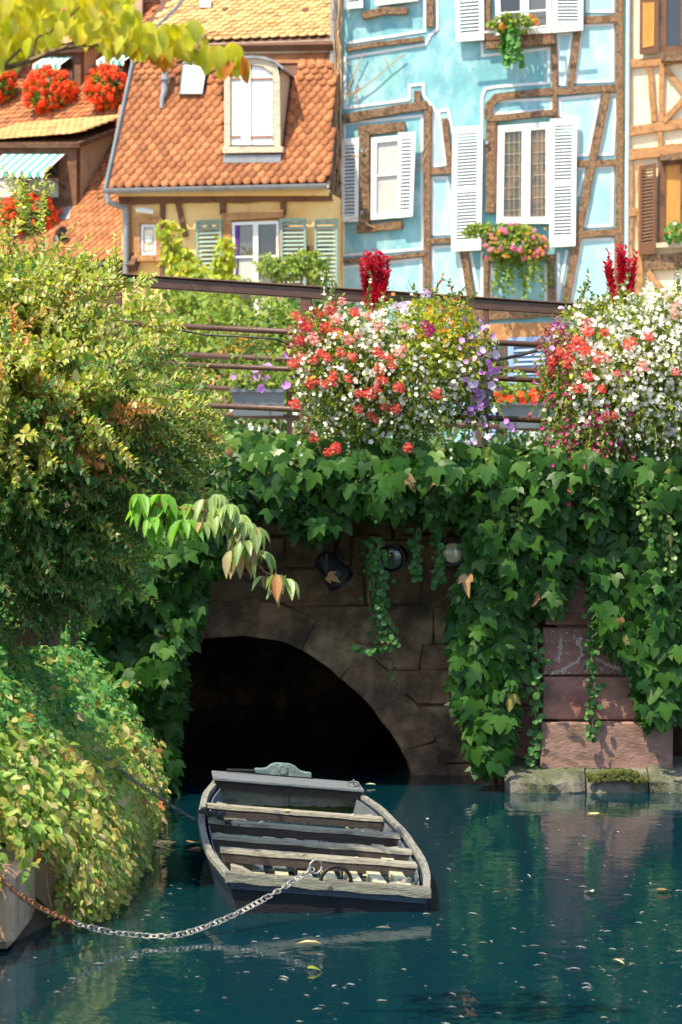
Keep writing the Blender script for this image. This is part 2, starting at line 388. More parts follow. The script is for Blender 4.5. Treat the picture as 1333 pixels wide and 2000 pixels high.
M['boatwood_l'] = mat('weathered_gunwale_wood', [(.24, .24, .21), (.36, .35, .30), (.13, .14, .13)], 7, .8, .8, 50, dirt=((.09, .10, .09), .4, 14), stretch=(5, .8, 5))
M['boatwood_grey'] = mat('blue_grey_boat_wood', [(.13, .16, .18), (.20, .23, .25), (.08, .10, .12)], 7, .75, .8, 45, dirt=((.34, .36, .36), .25, 14), stretch=(1, 5, 5))
M['slatwood'] = mat('algae_pale_slat_wood', [(.46, .44, .26), (.58, .55, .38), (.30, .30, .12)], 8, .7, .6, 40, dirt=((.14, .15, .04), .3, 14))
M['teal_wood'] = mat('teal_grey_wood', [(.09, .15, .15), (.15, .21, .20), (.06, .10, .10)], 8, .8, .6, 40, dirt=((.28, .32, .30), .3, 20))
M['iron'] = mat('black_iron', [(.012, .012, .013), (.03, .025, .022)], 10, .45, .3, 60, metallic=.4)
M['steel'] = mat('galvanised_chain', [(.34, .33, .29), (.48, .46, .41)], 12, .45, .3, 60, metallic=.55, dirt=((.20, .16, .12), .3, 40))
M['rust'] = mat('rusty_chain', [(.26, .10, .045), (.36, .16, .08), (.18, .07, .03)], 14, .8, .5, 60)
M['steel_dark'] = mat('dull_chain', [(.10, .11, .11), (.24, .24, .22)], 12, .5, .3, 60, metallic=.5)
M['lens'] = glassmat('spotlight_glass_sky_tint', (.80, .74, .50), .12); M['lens_dark'] = glassmat('dark_spotlight_glass', (.05, .07, .05), .08)  # bright lens: pale yellow tint stands in for reflected sky
M['thwart_shade'] = mat('shaded_face_wood', [(.035, .026, .024), (.06, .045, .04), (.022, .018, .018)], 7, .7, .6, 45, stretch=(1, 5, 5))  # shade on thwart and stern faces, put into a dark wood colour
M['planter'] = mat('grey_blue_planter', [(.10, .13, .15), (.14, .17, .19)], 5, .6, .2)
M['bark'] = mat('bark', [(.20, .14, .09), (.30, .21, .14), (.12, .08, .05)], 12, .9, .8, 50)
M['bark_red'] = mat('reddish_twig_bark', [(.22, .10, .05), (.32, .16, .08)], 12, .85, .5, 50)
M['vinewood'] = mat('pale_vine_stem', [(.45, .27, .14), (.55, .36, .20), (.34, .19, .09)], 12, .9, .5, 50)
M['street'] = mat('street_paving', [(.30, .27, .23), (.38, .34, .29)], 2, .9, .5, 20)
M['soil'] = mat('bank_soil', [(.045, .035, .02), (.07, .055, .03)], 5, .95, .8, 20)
M['brownleaf'] = leafmat('dry_brown_leaf', [(.30, .16, .06), (.40, .24, .10), (.46, .34, .16)], .15)
M['drift'] = leafmat('pale_drifting_leaf', [(.50, .40, .20), (.60, .50, .26), (.62, .55, .40)], .1)
M['fleck'] = mat('pale_floating_fleck', [(.60, .60, .56), (.42, .38, .30)], 20, .8, 0, piece=.4)
# foliage
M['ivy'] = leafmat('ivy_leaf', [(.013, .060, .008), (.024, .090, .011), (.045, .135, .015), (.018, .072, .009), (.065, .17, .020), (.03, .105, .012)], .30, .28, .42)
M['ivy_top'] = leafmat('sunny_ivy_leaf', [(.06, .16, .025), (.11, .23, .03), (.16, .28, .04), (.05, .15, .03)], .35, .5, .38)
M['creep'] = leafmat('small_round_creeper_leaf', [(.03, .11, .025), (.05, .16, .035), (.08, .22, .04)], .3, .3)
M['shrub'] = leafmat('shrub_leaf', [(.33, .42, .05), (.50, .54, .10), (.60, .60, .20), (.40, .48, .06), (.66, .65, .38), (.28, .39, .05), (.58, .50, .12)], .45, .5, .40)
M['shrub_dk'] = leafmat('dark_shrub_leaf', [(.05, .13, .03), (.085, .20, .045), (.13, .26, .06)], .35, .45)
M['shrub_or'] = leafmat('orange_shrub_leaf', [(.52, .20, .06), (.58, .30, .10), (.40, .26, .08)], .35, .4)
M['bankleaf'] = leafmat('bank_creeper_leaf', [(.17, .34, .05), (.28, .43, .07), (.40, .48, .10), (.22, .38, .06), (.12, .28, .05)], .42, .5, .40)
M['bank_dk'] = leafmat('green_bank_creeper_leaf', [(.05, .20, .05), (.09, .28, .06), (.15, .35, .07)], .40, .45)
M['bank_ye'] = leafmat('yellowing_creeper_leaf', [(.38, .34, .08), (.46, .40, .10), (.30, .30, .07), (.50, .42, .22)], .35, .3)
M['bank_or'] = leafmat('orange_creeper_leaf', [(.50, .20, .06), (.42, .16, .05), (.55, .34, .14)], .3, .3)
M['yellow'] = leafmat('yellow_green_tree_leaf', [(.44, .50, .02), (.58, .58, .025), (.68, .60, .03), (.50, .54, .05)], .5, .3, .5, vein=(.62, .60, .22))
M['amber'] = leafmat('amber_tree_leaf', [(.60, .34, .04), (.62, .24, .04), (.62, .42, .06)], .45, .3)
M['dogwood'] = leafmat('dogwood_leaf', [(.20, .34, .08), (.30, .42, .14), (.26, .40, .08)], .4, .5, .35, vein=(.42, .50, .26))
M['dogwood_b'] = leafmat('bright_dogwood_leaf', [(.12, .34, .03), (.20, .44, .05)], .5, .35, .4, vein=(.30, .52, .12))
M['dogwood_r'] = leafmat('reddening_dogwood_leaf', [(.30, .14, .08), (.45, .18, .06), (.34, .32, .16)], .35, .3, .45, vein=(.42, .36, .16))
M['garden'] = leafmat('garden_leaf', [(.10, .19, .03), (.17, .27, .04), (.24, .33, .05), (.30, .36, .07)], .35, .3)
M['garden_dk'] = leafmat('dark_garden_leaf', [(.03, .08, .02), (.05, .12, .025), (.08, .16, .03)], .3, .3)
M['basket_leaf'] = leafmat('basket_leaf', [(.09, .16, .03), (.15, .23, .05), (.20, .26, .06), (.12, .20, .04)], .35, .3)
M['lime'] = leafmat('lime_leaf', [(.34, .42, .04), (.44, .48, .05), (.26, .38, .05)], .45, .3)
M['wflower'] = leafmat('white_petal', [(.80, .80, .70), (.86, .86, .78), (.78, .76, .60)], .25, .2, .7)
M['coral'] = leafmat('coral_petal', [(.78, .13, .09), (.84, .24, .17), (.80, .17, .13), (.72, .09, .07)], .25, .2, .7)
M['pinkwhite'] = leafmat('pale_coral_petal', [(.86, .36, .30), (.86, .60, .55), (.82, .22, .16)], .25, .2, .7)
M['purplef'] = leafmat('purple_petal', [(.50, .20, .62), (.62, .30, .70), (.68, .42, .76)], .25, .2, .7)
M['lilac'] = leafmat('lilac_petal', [(.66, .54, .78), (.78, .66, .84)], .25, .2, .7)
M['magenta'] = leafmat('magenta_petal', [(.45, .04, .16), (.55, .07, .22), (.34, .03, .12)], .2, .2, .7)
M['pink'] = leafmat('pink_petal', [(.80, .20, .32), (.85, .36, .48), (.78, .14, .26)], .25, .2, .7)
M['redf'] = leafmat('red_petal', [(.78, .075, .025), (.85, .14, .03), (.70, .055, .02)], .2, .2, .7)
M['amaranth'] = leafmat('red_plume_leaf', [(.42, .014, .02), (.60, .035, .035), (.28, .01, .02)], .3, .35, .5)
M['maroonf'] = leafmat('maroon_leaf', [(.16, .02, .03), (.26, .03, .05)], .25, .3)
def watermat():
    m, nt, N, L = mk('canal_water'); v = coords(nt, (1.0, .75, 1), False)
    b = N('ShaderNodeBsdfPrincipled'); b.inputs['Base Color'].default_value = (.0017, .024, .034, 1)
    b.inputs['Roughness'].default_value = .035; b.inputs['IOR'].default_value = 1.33; b.inputs['Specular IOR Level'].default_value = .5
    bp = N('ShaderNodeBump'); bp.inputs['Strength'].default_value = .15; bp.inputs['Distance'].default_value = .03
    a = noise(nt, v, 4.5, 4, .55); L(a, bp.inputs['Height'])
    b2 = N('ShaderNodeBump'); b2.inputs['Strength'].default_value = .05; b2.inputs['Distance'].default_value = .01; L(noise(nt, v, 14, 2, .5), b2.inputs['Height']); L(bp.outputs[0], b2.inputs['Normal'])
    L(b2.outputs[0], b.inputs['Normal'])
    o = N('ShaderNodeOutputMaterial'); L(b.outputs[0], o.inputs[0]); return m
M['water'] = watermat()
# ---------------------------------------------------------------- ground and water
def proj(P): return (666.5 + P[0]/P[1]*FPX, 1000 - (P[2]-CAMZ)/P[1]*FPX)
struct('water', MB().poly([(-30, -12, 0), (30, -12, 0), (30, 17.95, 0), (-30, 17.95, 0)]), M['water'])
struct('culvert_water', MB().poly([(-6, 17.95, 0), (12, 17.95, 0), (12, 24.5, 0), (-6, 24.5, 0)]), M['water'])
struct('canal_bed', MB().poly([(-30, -12, -1.2), (30, -12, -1.2), (30, 26, -1.2), (-30, 26, -1.2)]), M['soil'])
struct('street', MB().poly([(-40, 24.2, 2.2), (60, 24.2, 2.2), (60, 120, 2.2), (-40, 120, 2.2)]), M['street'])
XB = [(9.0, -1.45), (10.6, -1.38), (11.7, -1.08), (13, -1.05), (14.2, -1.09), (16.2, -1.17), (17.2, -1.22)]
def bankpt(Y, s):
    """s 0 at the water .. 1 top of the slope"""
    xb = lerp(Y, XB); z = 1.30*s; d = lerp(s, [(0, 0), (.1, .15), (.5, .52), (.85, .82), (1, 1.02)])
    return Vector((xb - d - .14, Y, z))
ys = [9 + .3*i for i in range(28)]
mb = MB(); rows = []
for Y in ys:
    P = [bankpt(Y, s/10) + rv(.012) for s in range(0, 11)]
    P = [P[0] + Vector((.02, 0, -1.25))] + P + [P[-1] + Vector((-4, 0, .25))]
    rows.append(P)
for a, b in zip(rows, rows[1:]):
    for i in range(len(a)-1): mb.poly([a[i], b[i], b[i+1], a[i+1]])
mb.poly([rows[0][0]] + rows[0][1:] + [rows[0][-1] + Vector((0, 0, -3))])
struct('bank', mb, M['soil'])

# quay wall of coping stones at the foot of the bank
qw = thing('quay_wall', 'low quay wall of orange-brown coping stones half buried in creeper', 'wall', (-1.6, 11.5, 0))
cs = MB(); cs.cham((-2.2, 11.12, .18), (1.66, .80, .33), .035); obj('stone', cs, M['quay'], qw)
y0 = 11.56
for L_ in (.75, .9, .7, .95, .8, .9):
    cs = MB(); cs.cham((lerp(y0+L_/2, XB)-.34-.02*random.random(), y0+L_/2, .10), (.62, L_-.03, .30+.03*random.random()), .04, Matrix.Rotation(U(-.03, .03), 3, 'Z')); obj('stone', cs, M['quay'], qw)
    y0 += L_
cs = MB(); cs.cham((-2.2, 11.2, -.3), (1.5, .7, .58), .02); obj('footing', cs, M['stone'], qw)

# ---------------------------------------------------------------- the bridge
YW = 18.0
bridge = thing('stone_bridge', 'old stone bridge with a low round arch over the canal, hung with ivy', 'bridge', (0, 18, 0))
arch_px = [(812, 1560), (806, 1525), (796, 1490), (780, 1458), (757, 1422), (722, 1378), (682, 1338), (640, 1302), (592, 1270), (540, 1250), (480, 1243), (420, 1245),
           (360, 1254), (300, 1266), (240, 1292), (180, 1340), (150, 1420), (135, 1500), (130, 1560)]
inner = [px(x, y, YW) for x, y in arch_px]
cen = px(470, 1560, YW)
outer = []
for p in inner:
    d = (p - cen); d = Vector((d.x, 0, d.z*1.25)).normalized(); outer.append(p + d * .26)
# resample into voussoirs
def resample(P, n):
    L_ = [0]
    for a, b in zip(P, P[1:]): L_.append(L_[-1] + (b-a).length)
    out = []
    for i in range(n+1):
        t = L_[-1]*i/n
        for k in range(len(P)-1):
            if t <= L_[k+1] + 1e-9:
                out.append(P[k].lerp(P[k+1], (t-L_[k])/(L_[k+1]-L_[k]))); break
    return out
NV = 11
ri, ro = resample(inner, NV*4), resample(outer, NV*4)
for i in range(NV):
    a = ri[i*4:i*4+5]; b = ro[i*4:i*4+5]
    g = .006
    a[0] = a[0].lerp(a[1], .006); a[4] = a[4].lerp(a[3], .006); b[0] = b[0].lerp(b[1], .006) + rv(.012); b[4] = b[4].lerp(b[3], .02) + rv(.012)
    out = U(0, .010)
    P = [p + rv(.004) for p in a] + [p + rv(.008) for p in b[::-1]]
    P = [Vector((p.x, YW - out, p.z)) for p in P]
    obj('stone', MB().prism(P, (0, .45 + out, 0)), M['stone'], bridge, bevel=.006)
# backing wall with the arch hole
WT = 1.80
mb = MB(); WL, WR = -6.0, 2.30
hole = ri[::-1]
def yb(P, Y): return Vector((P.x, Y, P.z))
for a, b in zip(hole, hole[1:]):     # strip up to the top
    A = [yb(a, YW+.06), yb(b, YW+.06), Vector((b.x, YW+.06, WT)), Vector((a.x, YW+.06, WT))]
    if abs(b.x - a.x) > 1e-4: mb.poly(A)
mb.poly([(WL, YW+.06, -.6), (hole[0].x, YW+.06, -.6), (hole[0].x, YW+.06, WT), (WL, YW+.06, WT)])
mb.poly([(hole[-1].x, YW+.06, -.6), (WR, YW+.06, -.6), (WR, YW+.06, WT), (hole[-1].x, YW+.06, WT)])
obj('joint', mb, M['mortar'], bridge)
mb = MB()
for a, b in zip(ri, ri[1:]): mb.poly([yb(a, YW+.4), yb(b, YW+.4), yb(b, 24.4), yb(a, 24.4)])
mb.poly([yb(p, 24.4) for p in ri])  # added end wall, closes the tunnel so its inside stays black
mb.box(((2.30+7)/2, 24.3, .6), (5, .2, 2.4)); mb.box((2.26, 21.2, .6), (.09, 6.2, 2.4)); mb.box((7.2, 21.0, .6), (.4, 6.6, 2.4))
obj('vault', mb, M['stone'], bridge)
# coursed wall stones round the arch
def xo(z, side):
    half = ro[:len(ro)//2+1] if side > 0 else ro[len(ro)//2:][::-1]
    z = max(z, half[0].z)
    for a, b in zip(half, half[1:]):
        if a.z <= z <= b.z: return a.x + (b.x-a.x)*(z-a.z)/max(1e-6, b.z-a.z)
    return ro[len(ro)//2].x
z = -.12
while z < WT - .02:
    h = U(.17, .27); z1 = min(z+h, WT)
    for side in (1, -1):
        e0, e1 = xo(z, side), xo(z1, side); x = None; end = WR-.02 if side > 0 else -2.4
        a0, a1 = e0 + side*.012, e1 + side*.012
        while (a0 < end if side > 0 else a0 > end):
            w = U(.22, .52); n0 = a0 + side*w if x is None else x + side*w
            x = n0
            if side > 0: n0 = min(n0, end)
            n0_ = max(n0, a1+.05) if side > 0 else min(n0, a1-.05)
            o_ = U(-.012, .012); Y0 = YW - o_
            q = [Vector((a0, Y0, z+.002)), Vector((n0_, Y0, z+.002)), Vector((n0_, Y0, z1-.002)), Vector((a1, Y0, z1-.002))]
            q = [p + Vector((G(0, .016), G(0, .008), G(0, .010))) for p in q]
            if side < 0: q = q[::-1]
            obj('stone', MB().prism(q[::-1] if side > 0 else q[::-1], (0, .12, 0)), M['stone'] if a0 < 1.0 or random.random() < .4 else M['sand'], bridge, bevel=.007)
            x = n0_; a0 = n0_ + side*.004; a1 = a0
            if side > 0 and n0 >= end: break
    z = z1
# parapet beam, deck and abutment
mb = MB(); mb.box((1.0, 17.62, 2.0), (14, .90, .40)); obj('parapet_beam', mb, M['stone'], bridge)
mb = MB(); mb.box((1.0, 21.2, 2.02), (14, 6.2, .34)); obj('deck', mb, M['street'], bridge)
mb = MB(); mb.box((-3.62, 17.55, .6), (4.9, .80, 2.4)); obj('abutment', mb, M['stone'], bridge)
# pier of red sandstone blocks
YP = 17.10
def pblock(x0, y0_, x1, y1_, out=0.0, m='sand', ch=.007, xr=None):
    a, b = px(x0, y0_, YP), px(x1, y1_, YP)
    A = [Vector((a.x, YP-out, b.z+.001)), Vector((b.x, YP-out, b.z+.001)), Vector((b.x if xr is None else px(xr, 0, YP).x, YP-out, a.z-.001)), Vector((a.x, YP-out, a.z-.001))]
    A = [p + Vector((G(0, .004), 0, G(0, .003))) for p in A]
    return obj('stone', MB().prism(A[::-1], (0, .85+out, 0)), M[m], bridge, bevel=ch)
pblock(1072, 1040, 1252, 1118, 0); pblock(1066, 1120, 1252, 1222, .004, 'sand'); pblock(1060, 1226, 1254, 1318, .010, 'sand')
pblock(1060, 1321, 1262, 1406, .006, 'sand', xr=1252); pblock(1054, 1409, 1312, 1500, .09, 'sand_plain', .010)
mb = MB(); a, b = px(1090, 1060, YP), px(1240, 1500, YP); mb.box(((a.x+b.x)/2, YP+.45, (a.z+b.z)/2), (b.x-a.x, .8, a.z-b.z)); obj('pier_core', mb, M['mortar'], bridge)
mb = MB()
for pts in ([(1122, 1240), (1132, 1262), (1140, 1275), (1128, 1292), (1100, 1308), (1078, 1316)], [(1135, 1246), (1130, 1258)], [(1160, 1282), (1190, 1300), (1232, 1312)], [(1150, 1250), (1160, 1282)], [(1098, 1245), (1092, 1290)]):
    P = [px(x, y, YP-.0125) for x, y in pts]
    for p in resample(P, int(8 + sum((b-a).length for a, b in zip(P, P[1:]))/.006)):
        for _ in range(2): mb.lathe(p + Vector((G(0, .006), 0, G(0, .006))), [(U(.003, .009), 0), (.002, .0025)], (0, -1, 0), 5)
for i in range(260): mb.lathe(px(U(1064, 1250), 1228 + abs(G(0, 30)) if i % 2 else 1316 - abs(G(0, 12)), YP-.0125), [(U(.002, .007), 0), (.001, .002)], (0, -1, 0), 5)
obj('lime_bloom', mb, M['efflo'], bridge, 'stuff')
# mossy ledge at the waterline
def ledge(x0, x1, ytop, f, m='ledge'):
    a = px(x0, ytop, 17.0); b = px(x1, ytop, 17.0); n = max(4, int((b.x-a.x)/.04)); prof = [(.55, 0.02), (.02, 0), (-.10, -.035), (-.16, -.09), (-.17, -.16), (-.15, -.30)]
    mb = MB(); rows = []
    for i in range(n+1):
        x = a.x + (b.x-a.x)*i/n; e = min(i, n-i); rr = 1 - (.35 if e == 0 else .1 if e == 1 else 0)
        rows.append([Vector((x, 17.02 + (o*rr if o < 0 else o) + .018*math.sin(x*9+zz*20) + G(0, .008), a.z + zz + .010*math.sin(x*13) + G(0, .006))) for o, zz in prof])
    for p, q in zip(rows, rows[1:]):
        for j in range(len(prof)-1): mb.poly([p[j], p[j+1], q[j+1], q[j]])
    mb.poly(rows[0][::-1]); mb.poly(rows[-1])
    return obj('stone', mb, M[m], bridge)
ledge(985, 1141, 1498, 0); ledge(1144, 1262, 1499, 0); ledge(1265, 1420, 1497, 0)
mb = MB()
for i in range(60):
    x = U(1150, 1262); p = px(x, U(1512, 1528) - 8*math.sin((x-1150)/112*3.14), 16.86); mb.lathe(p + Vector((0, -.012, 0)), [(.002, -.012), (.03, -.004), (.022, .008), (.004, .013)], (G(0, .3), -.6, 1), 6)
obj('moss_cushion', mb, M['moss'], bridge, 'stuff')

# ---------------------------------------------------------------- facade helper
class Plane:
    def __init__(s, x, y, Y, th, root):
        s.P = px(x, y, Y); s.th = th; s.n = Vector((-math.sin(R(th)), -math.cos(R(th)), 0)); s.u = Vector((math.cos(R(th)), -math.sin(R(th)), 0)); s.root = root; s.k = 0
    def pt(s, x, y, out=0.0): return onplane(x, y, s.P + s.n*out, s.n)
    def sc(s, x, y): return s.pt(x, y).y / FPX     # metres per pixel there
    def solid(s, mb, pts, out, back=0.0):
        """px polygon, from `back` to `out` in front of the facade"""
        o = [s.pt(x, y, out) for x, y in pts]; return mb.prism(o[::-1] if s.cw(pts) else o, -s.n*(out-back))
    def cw(s, pts):
        a = 0
        for i in range(len(pts)): x0, y0 = pts[i]; x1, y1 = pts[(i+1) % len(pts)]; a += x0*y1 - x1*y0
        return a > 0
    def ribbon(s, mb, pts, w, out, back=0.0, closed=False):
        P = [Vector(p) for p in pts]; n = len(P); L_, R_ = [], []
        ws = w if isinstance(w, (list, tuple)) else [w]*n
        for i in range(n):
            a = P[(i-1) % n] if (closed or i > 0) else None; b = P[(i+1) % n] if (closed or i < n-1) else None
            d1 = (P[i]-a).normalized() if a is not None else None; d2 = (b-P[i]).normalized() if b is not None else None
            if d1 is None: d1 = d2
            if d2 is None: d2 = d1
            t = (d1+d2); t = t.normalized() if t.length > 1e-5 else d1
            nn = Vector((-t.y, t.x)); c = max(.35, nn.dot(Vector((-d1.y, d1.x))))
            L_.append(P[i] + nn*ws[i]/2/c); R_.append(P[i] - nn*ws[i]/2/c)
        rng_ = range(n if closed else n-1)
        for i in rng_:
            j = (i+1) % n
            A = [s.pt(*L_[i], out), s.pt(*L_[j], out), s.pt(*R_[j], out), s.pt(*R_[i], out)]
            B = [s.pt(*L_[i], out) - s.n*(out-back), s.pt(*L_[j], out) - s.n*(out-back), s.pt(*R_[j], out) - s.n*(out-back), s.pt(*R_[i], out) - s.n*(out-back)]
            mb.hexa(A, B)
        return mb
    def beam(s, pts, w, m='timber', out=.05, name='timber', wob=1.0, back=-.05):
        s.k += 1; Q = [Vector(p) for p in pts]; P = []
        for a, b in zip(Q, Q[1:]):
            k = max(1, int((b-a).length/22))
            for i in range(k):
                q = a.lerp(b, i/k); P.append(q + (Vector((G(0, .6), G(0, .6)))*wob if i or a is not Q[0] else Vector((0, 0))))
        P.append(Q[-1]); W = [w*(1+U(-.07, .07)*wob) for _ in P]
        return obj(name, s.ribbon(MB(), P, W, out + .0013*(s.k % 17), back), M[m], s.root)
    def line(s, pts, closed=False, w=5.4, m='line', out=.012):
        s.k += 1
        return obj('painted_line', s.ribbon(MB(), pts, w, out + .0004*(s.k % 9), -.01, closed), M[m], s.root)
    def panel(s, pts, m='blue_panel', line=True, out=.006, edge=None):
        s.k += 1
        if edge:
            c = Vector((sum(p[0] for p in pts)/len(pts), sum(p[1] for p in pts)/len(pts))); E = [tuple(Vector(p) + (Vector(p)-c).normalized()*edge) for p in pts]
            obj('blue_border', s.solid(MB(), E, .003 + .0002*(s.k % 9), -.02), M['blue_edge'], s.root)
        obj('plaster_panel', s.solid(MB(), pts, out + .0002*(s.k % 9), -.02), M[m], s.root)
        if line: s.line(pts, True)
def bil(c, u, v):
    (a, b, d, e) = c      # tl, tr, br, bl
    return ((a[0]*(1-u)+b[0]*u)*(1-v) + (e[0]*(1-u)+d[0]*u)*v, (a[1]*(1-u)+b[1]*u)*(1-v) + (e[1]*(1-u)+d[1]*u)*v)
def shutter(pl, c, m, panels, out=.09, stile=.17, th=.035, hinge=True, wide=None):
    """c: four px corners tl, tr, br, bl; panels: (v0, v1, n slats)"""
    mb = MB(); q = lambda u, v: bil(c, u, v)
    def bar(u0, v0, u1, v1): pl.solid(mb, [q(u0, v0), q(u1, v0), q(u1, v1), q(u0, v1)], out, out-th)
    bar(0, 0, stile, 1); bar(1-stile, 0, 1, 1)
    vs = [0] + [x for p in panels for x in p[:2]] + [1]
    for i in range(0, len(vs), 2): bar(stile, vs[i], 1-stile, vs[i+1])
    sh = obj('shutter', mb, M[m], pl.root)
    for v0, v1, n in panels:
        me = None
        for i in range(n):
            v = v0 + (v1-v0)*(i+.5)/n; A, B = pl.pt(*q(stile*.9, v), out-.014), pl.pt(*q(1-stile*.9, v), out-.014)
            if me is None:
                h = (v1-v0)/n*abs(c[3][1]-c[0][1])*pl.sc(*q(.5, v)); C0 = (A+B)/2; H = h*.40; f = pl.n*.014; up = Vector((0, 0, 1))
                s1 = MB().hexa([A-up*H+f, B-up*H+f, B-up*H+f-pl.n*.007, A-up*H+f-pl.n*.007], [A+up*H*.7-f, B+up*H*.7-f, B+up*H*.7-f-pl.n*.007, A+up*H*.7-f-pl.n*.007])
                me = s1.mesh('slat', M[m], C0)
            place('slat', me, Matrix.Translation((A+B)/2), sh)
    return sh
def window(pl, c, fw, m, glass, out, mull=(), trans=(), name='window', depth=.05, sill=None, gdeep=.03):
    """c: px corners; fw: frame width px; mull/trans: (fraction, width px)"""
    mb = MB(); q = lambda u, v: bil(c, u, v); W = abs(c[1][0]-c[0][0]); H = abs(c[3][1]-c[0][1]); a, b = fw/W, fw/H
    for u0, v0, u1, v1 in ((0, 0, a, 1), (1-a, 0, 1, 1), (a, 0, 1-a, b), (a, 1-b, 1-a, 1)): pl.solid(mb, [q(u0, v0), q(u1, v0), q(u1, v1), q(u0, v1)], out, out-depth)
    U0 = [a] ; V0 = [b]
    for f, w in mull: pl.solid(mb, [q(f-w/W/2, b), q(f+w/W/2, b), q(f+w/W/2, 1-b), q(f-w/W/2, 1-b)], out+.006, out-depth); U0 += [f-w/W/2, f+w/W/2]
    for f, w in trans:
        us = U0 + [1-a]
        for i in range(0, len(us), 2): pl.solid(mb, [q(us[i], f-w/H/2), q(us[i+1], f-w/H/2), q(us[i+1], f+w/H/2), q(us[i], f+w/H/2)], out-.004, out-depth)
        V0 += [f-w/H/2, f+w/H/2]
    U0.append(1-a); V0.append(1-b)
    wn_ = obj(name, mb, M[m], pl.root)
    gl = glass if isinstance(glass, (list, tuple)) else [glass]; k = 0
    for i in range(0, len(U0), 2):
        for j in range(0, len(V0), 2):
            g = MB(); pl.solid(g, [q(U0[i], V0[j]), q(U0[i+1], V0[j]), q(U0[i+1], V0[j+1]), q(U0[i], V0[j+1])], out-gdeep, out-gdeep-.01)
            obj('pane', g, M[gl[k % len(gl)]], wn_); k += 1
    return wn_
# beaver-tail roof tile: rounded lower edge, real thickness
_o = [(-.49, .5), (-.49, -.20), (-.44, -.32), (-.30, -.43), (-.12, -.49), (.12, -.49), (.30, -.43), (.44, -.32), (.49, -.20), (.49, .5)]
TV = [(x, y, .12) for x, y in _o] + [(x, y, 0) for x, y in _o] + [(0, 0, .125)]
TF = [(20, i, (i+1) % 10) for i in range(10)]
for i in range(9): TF += [(i, 10+i, 11+i), (i, 11+i, i+1)]
TILE = (TV, TF)
def tile_roof(root, P0, u, up, poly, w, expo, rows, cols, m, limit=300, skips=(), len_=2.1, rest='tiling', key=None):
    n = u.cross(up).normalized(); u = u.normalized(); up = up.normalized(); out = []
    for r in range(rows):
        for c in range(-cols, cols):
            P = P0 + up*expo*r + u*(c + (.5 if r % 2 else 0))*w
            x, y = proj(P)
            if not inpoly(x, y, poly) or any(inpoly(x, y, s_) for s_ in skips): continue
            nn = (n + up*.0 ).normalized(); L_ = expo*len_
            y_ax = (up - n*.17 + u*G(0, .026)).normalized()
            Mx = frame(P + up*L_*.38 + n*(.012 + U(-.003, .004)), y_ax, nn, L_, w*.985)
            for i in range(3): Mx[i][2] = n[i]*.14
            out.append((y, Mx))
    random.shuffle(out)
    out.sort(key=key or (lambda t: -t[0]))
    pieces('tile', TILE, [t[1] for t in out], m, root, limit, None, rest)
def flowerbox(name, label, pxc, Y, rx, rz, ry, leafm, flm, nleaf, nfl, fs, box=None, ls=.07, group=None, cat='flower box', umb=True, extra=None):
    c = px(*pxc, Y); t = thing(name, label, cat, c, group); L1 = []; F1 = []
    for i in range(nleaf):
        d = rv().normalized(); r = U(.45, 1)**.6; p = c + Vector((d.x*rx, d.y*ry, d.z*rz))*r
        L1.append(frame(p, d + Vector((0, -.2, -.6)) + rv(.5), d + rv(.5) + Vector((0, -.3, .3)), ls*U(.6, 1.3)))
    scatter('foliage', ROUND, L1, M[leafm], t)
    for i in range(nfl):
        d = rv().normalized()
        if d.y > .4: d.y = -d.y
        p = c + Vector((d.x*rx, d.y*ry, d.z*rz))*U(.92, 1.15)
        F1.append(frame(p, d.orthogonal(), d + Vector((0, -.5, .4)), fs*U(.7, 1.25)))
    pieces('flower_head', UMBEL2, F1, M[flm], t, 60, None, 'blossom')
    if extra: extra(t, c)
    return t
# ================================================================ pale blue half-timbered house
bh = thing('blue_house', 'pale blue half-timbered house with white shutters behind the bridge', 'house', (2, 36, 2.2))
B = Plane(940, 300, 35.0, 12, bh)
def r2(L_): return [(633+.525*u, .525*v) for u, v in L_]
mb = MB(); a, b = B.pt(655, 940), B.pt(1221, 940); d = -B.n*7
mb.prism([a, b, b+d, a+d][::-1], (0, 0, 9.5)); obj('wall', mb, M['blue'], bh)
mb = MB(); z0 = a.z+9.5; q = [Vector((p.x, p.y, z0+.01)) for p in (a-B.u*.3+B.n*.4, b+B.u*.3+B.n*.4, b+B.u*.3+d, a-B.u*.3+d)]
mid = (q[0]+q[3])/2 + Vector((0, 0, 3)), (q[1]+q[2])/2 + Vector((0, 0, 3))
mb.poly([q[0], q[1], mid[1], mid[0]]); mb.poly([q[2], q[3], mid[0], mid[1]]); mb.poly([q[0], mid[0], q[3]]); mb.poly([q[1], q[2], mid[1]]); mb.poly(q[::-1]); obj('roof', mb, M['tile'], bh)
# panels with their painted lines
for p in ([(408, 422), (428, 424), (452, 612), (405, 618)], [(405, 662), (458, 660), (478, 800), (478, 868), (405, 872)], [(405, 920), (498, 915), (530, 1130), (403, 1130)],
          [(960, 95), (1075, 90), (1075, 300), (937, 305)], [(980, -40), (980, 42), (1075, 42), (1075, -40)], [(877, 368), (1026, 352), (982, 575), (946, 578), (946, 440), (877, 430)],
          [(1064, 352), (1088, 350), (1075, 573), (1022, 575)], [(1000, 622), (1075, 620), (1072, 838), (970, 843)], [(960, 892), (1075, 888), (1075, 1130), (918, 1130)],
          [(630, 377), (845, 368), (845, 410), (632, 422)], [(872, 128), (922, 124), (894, 314), (877, 312)]):
    B.panel(r2(p), 'blue_panel' if p[0][0] != 630 else 'blue', True, .010, 8)
B.panel(r2([(78, 460), (365, 430), (365, 925), (72, 950)]), 'blue', True, .010, 8); B.panel(r2([(72, 995), (362, 962), (362, 1130), (72, 1130)]), 'blue_panel', True, .010, 8)
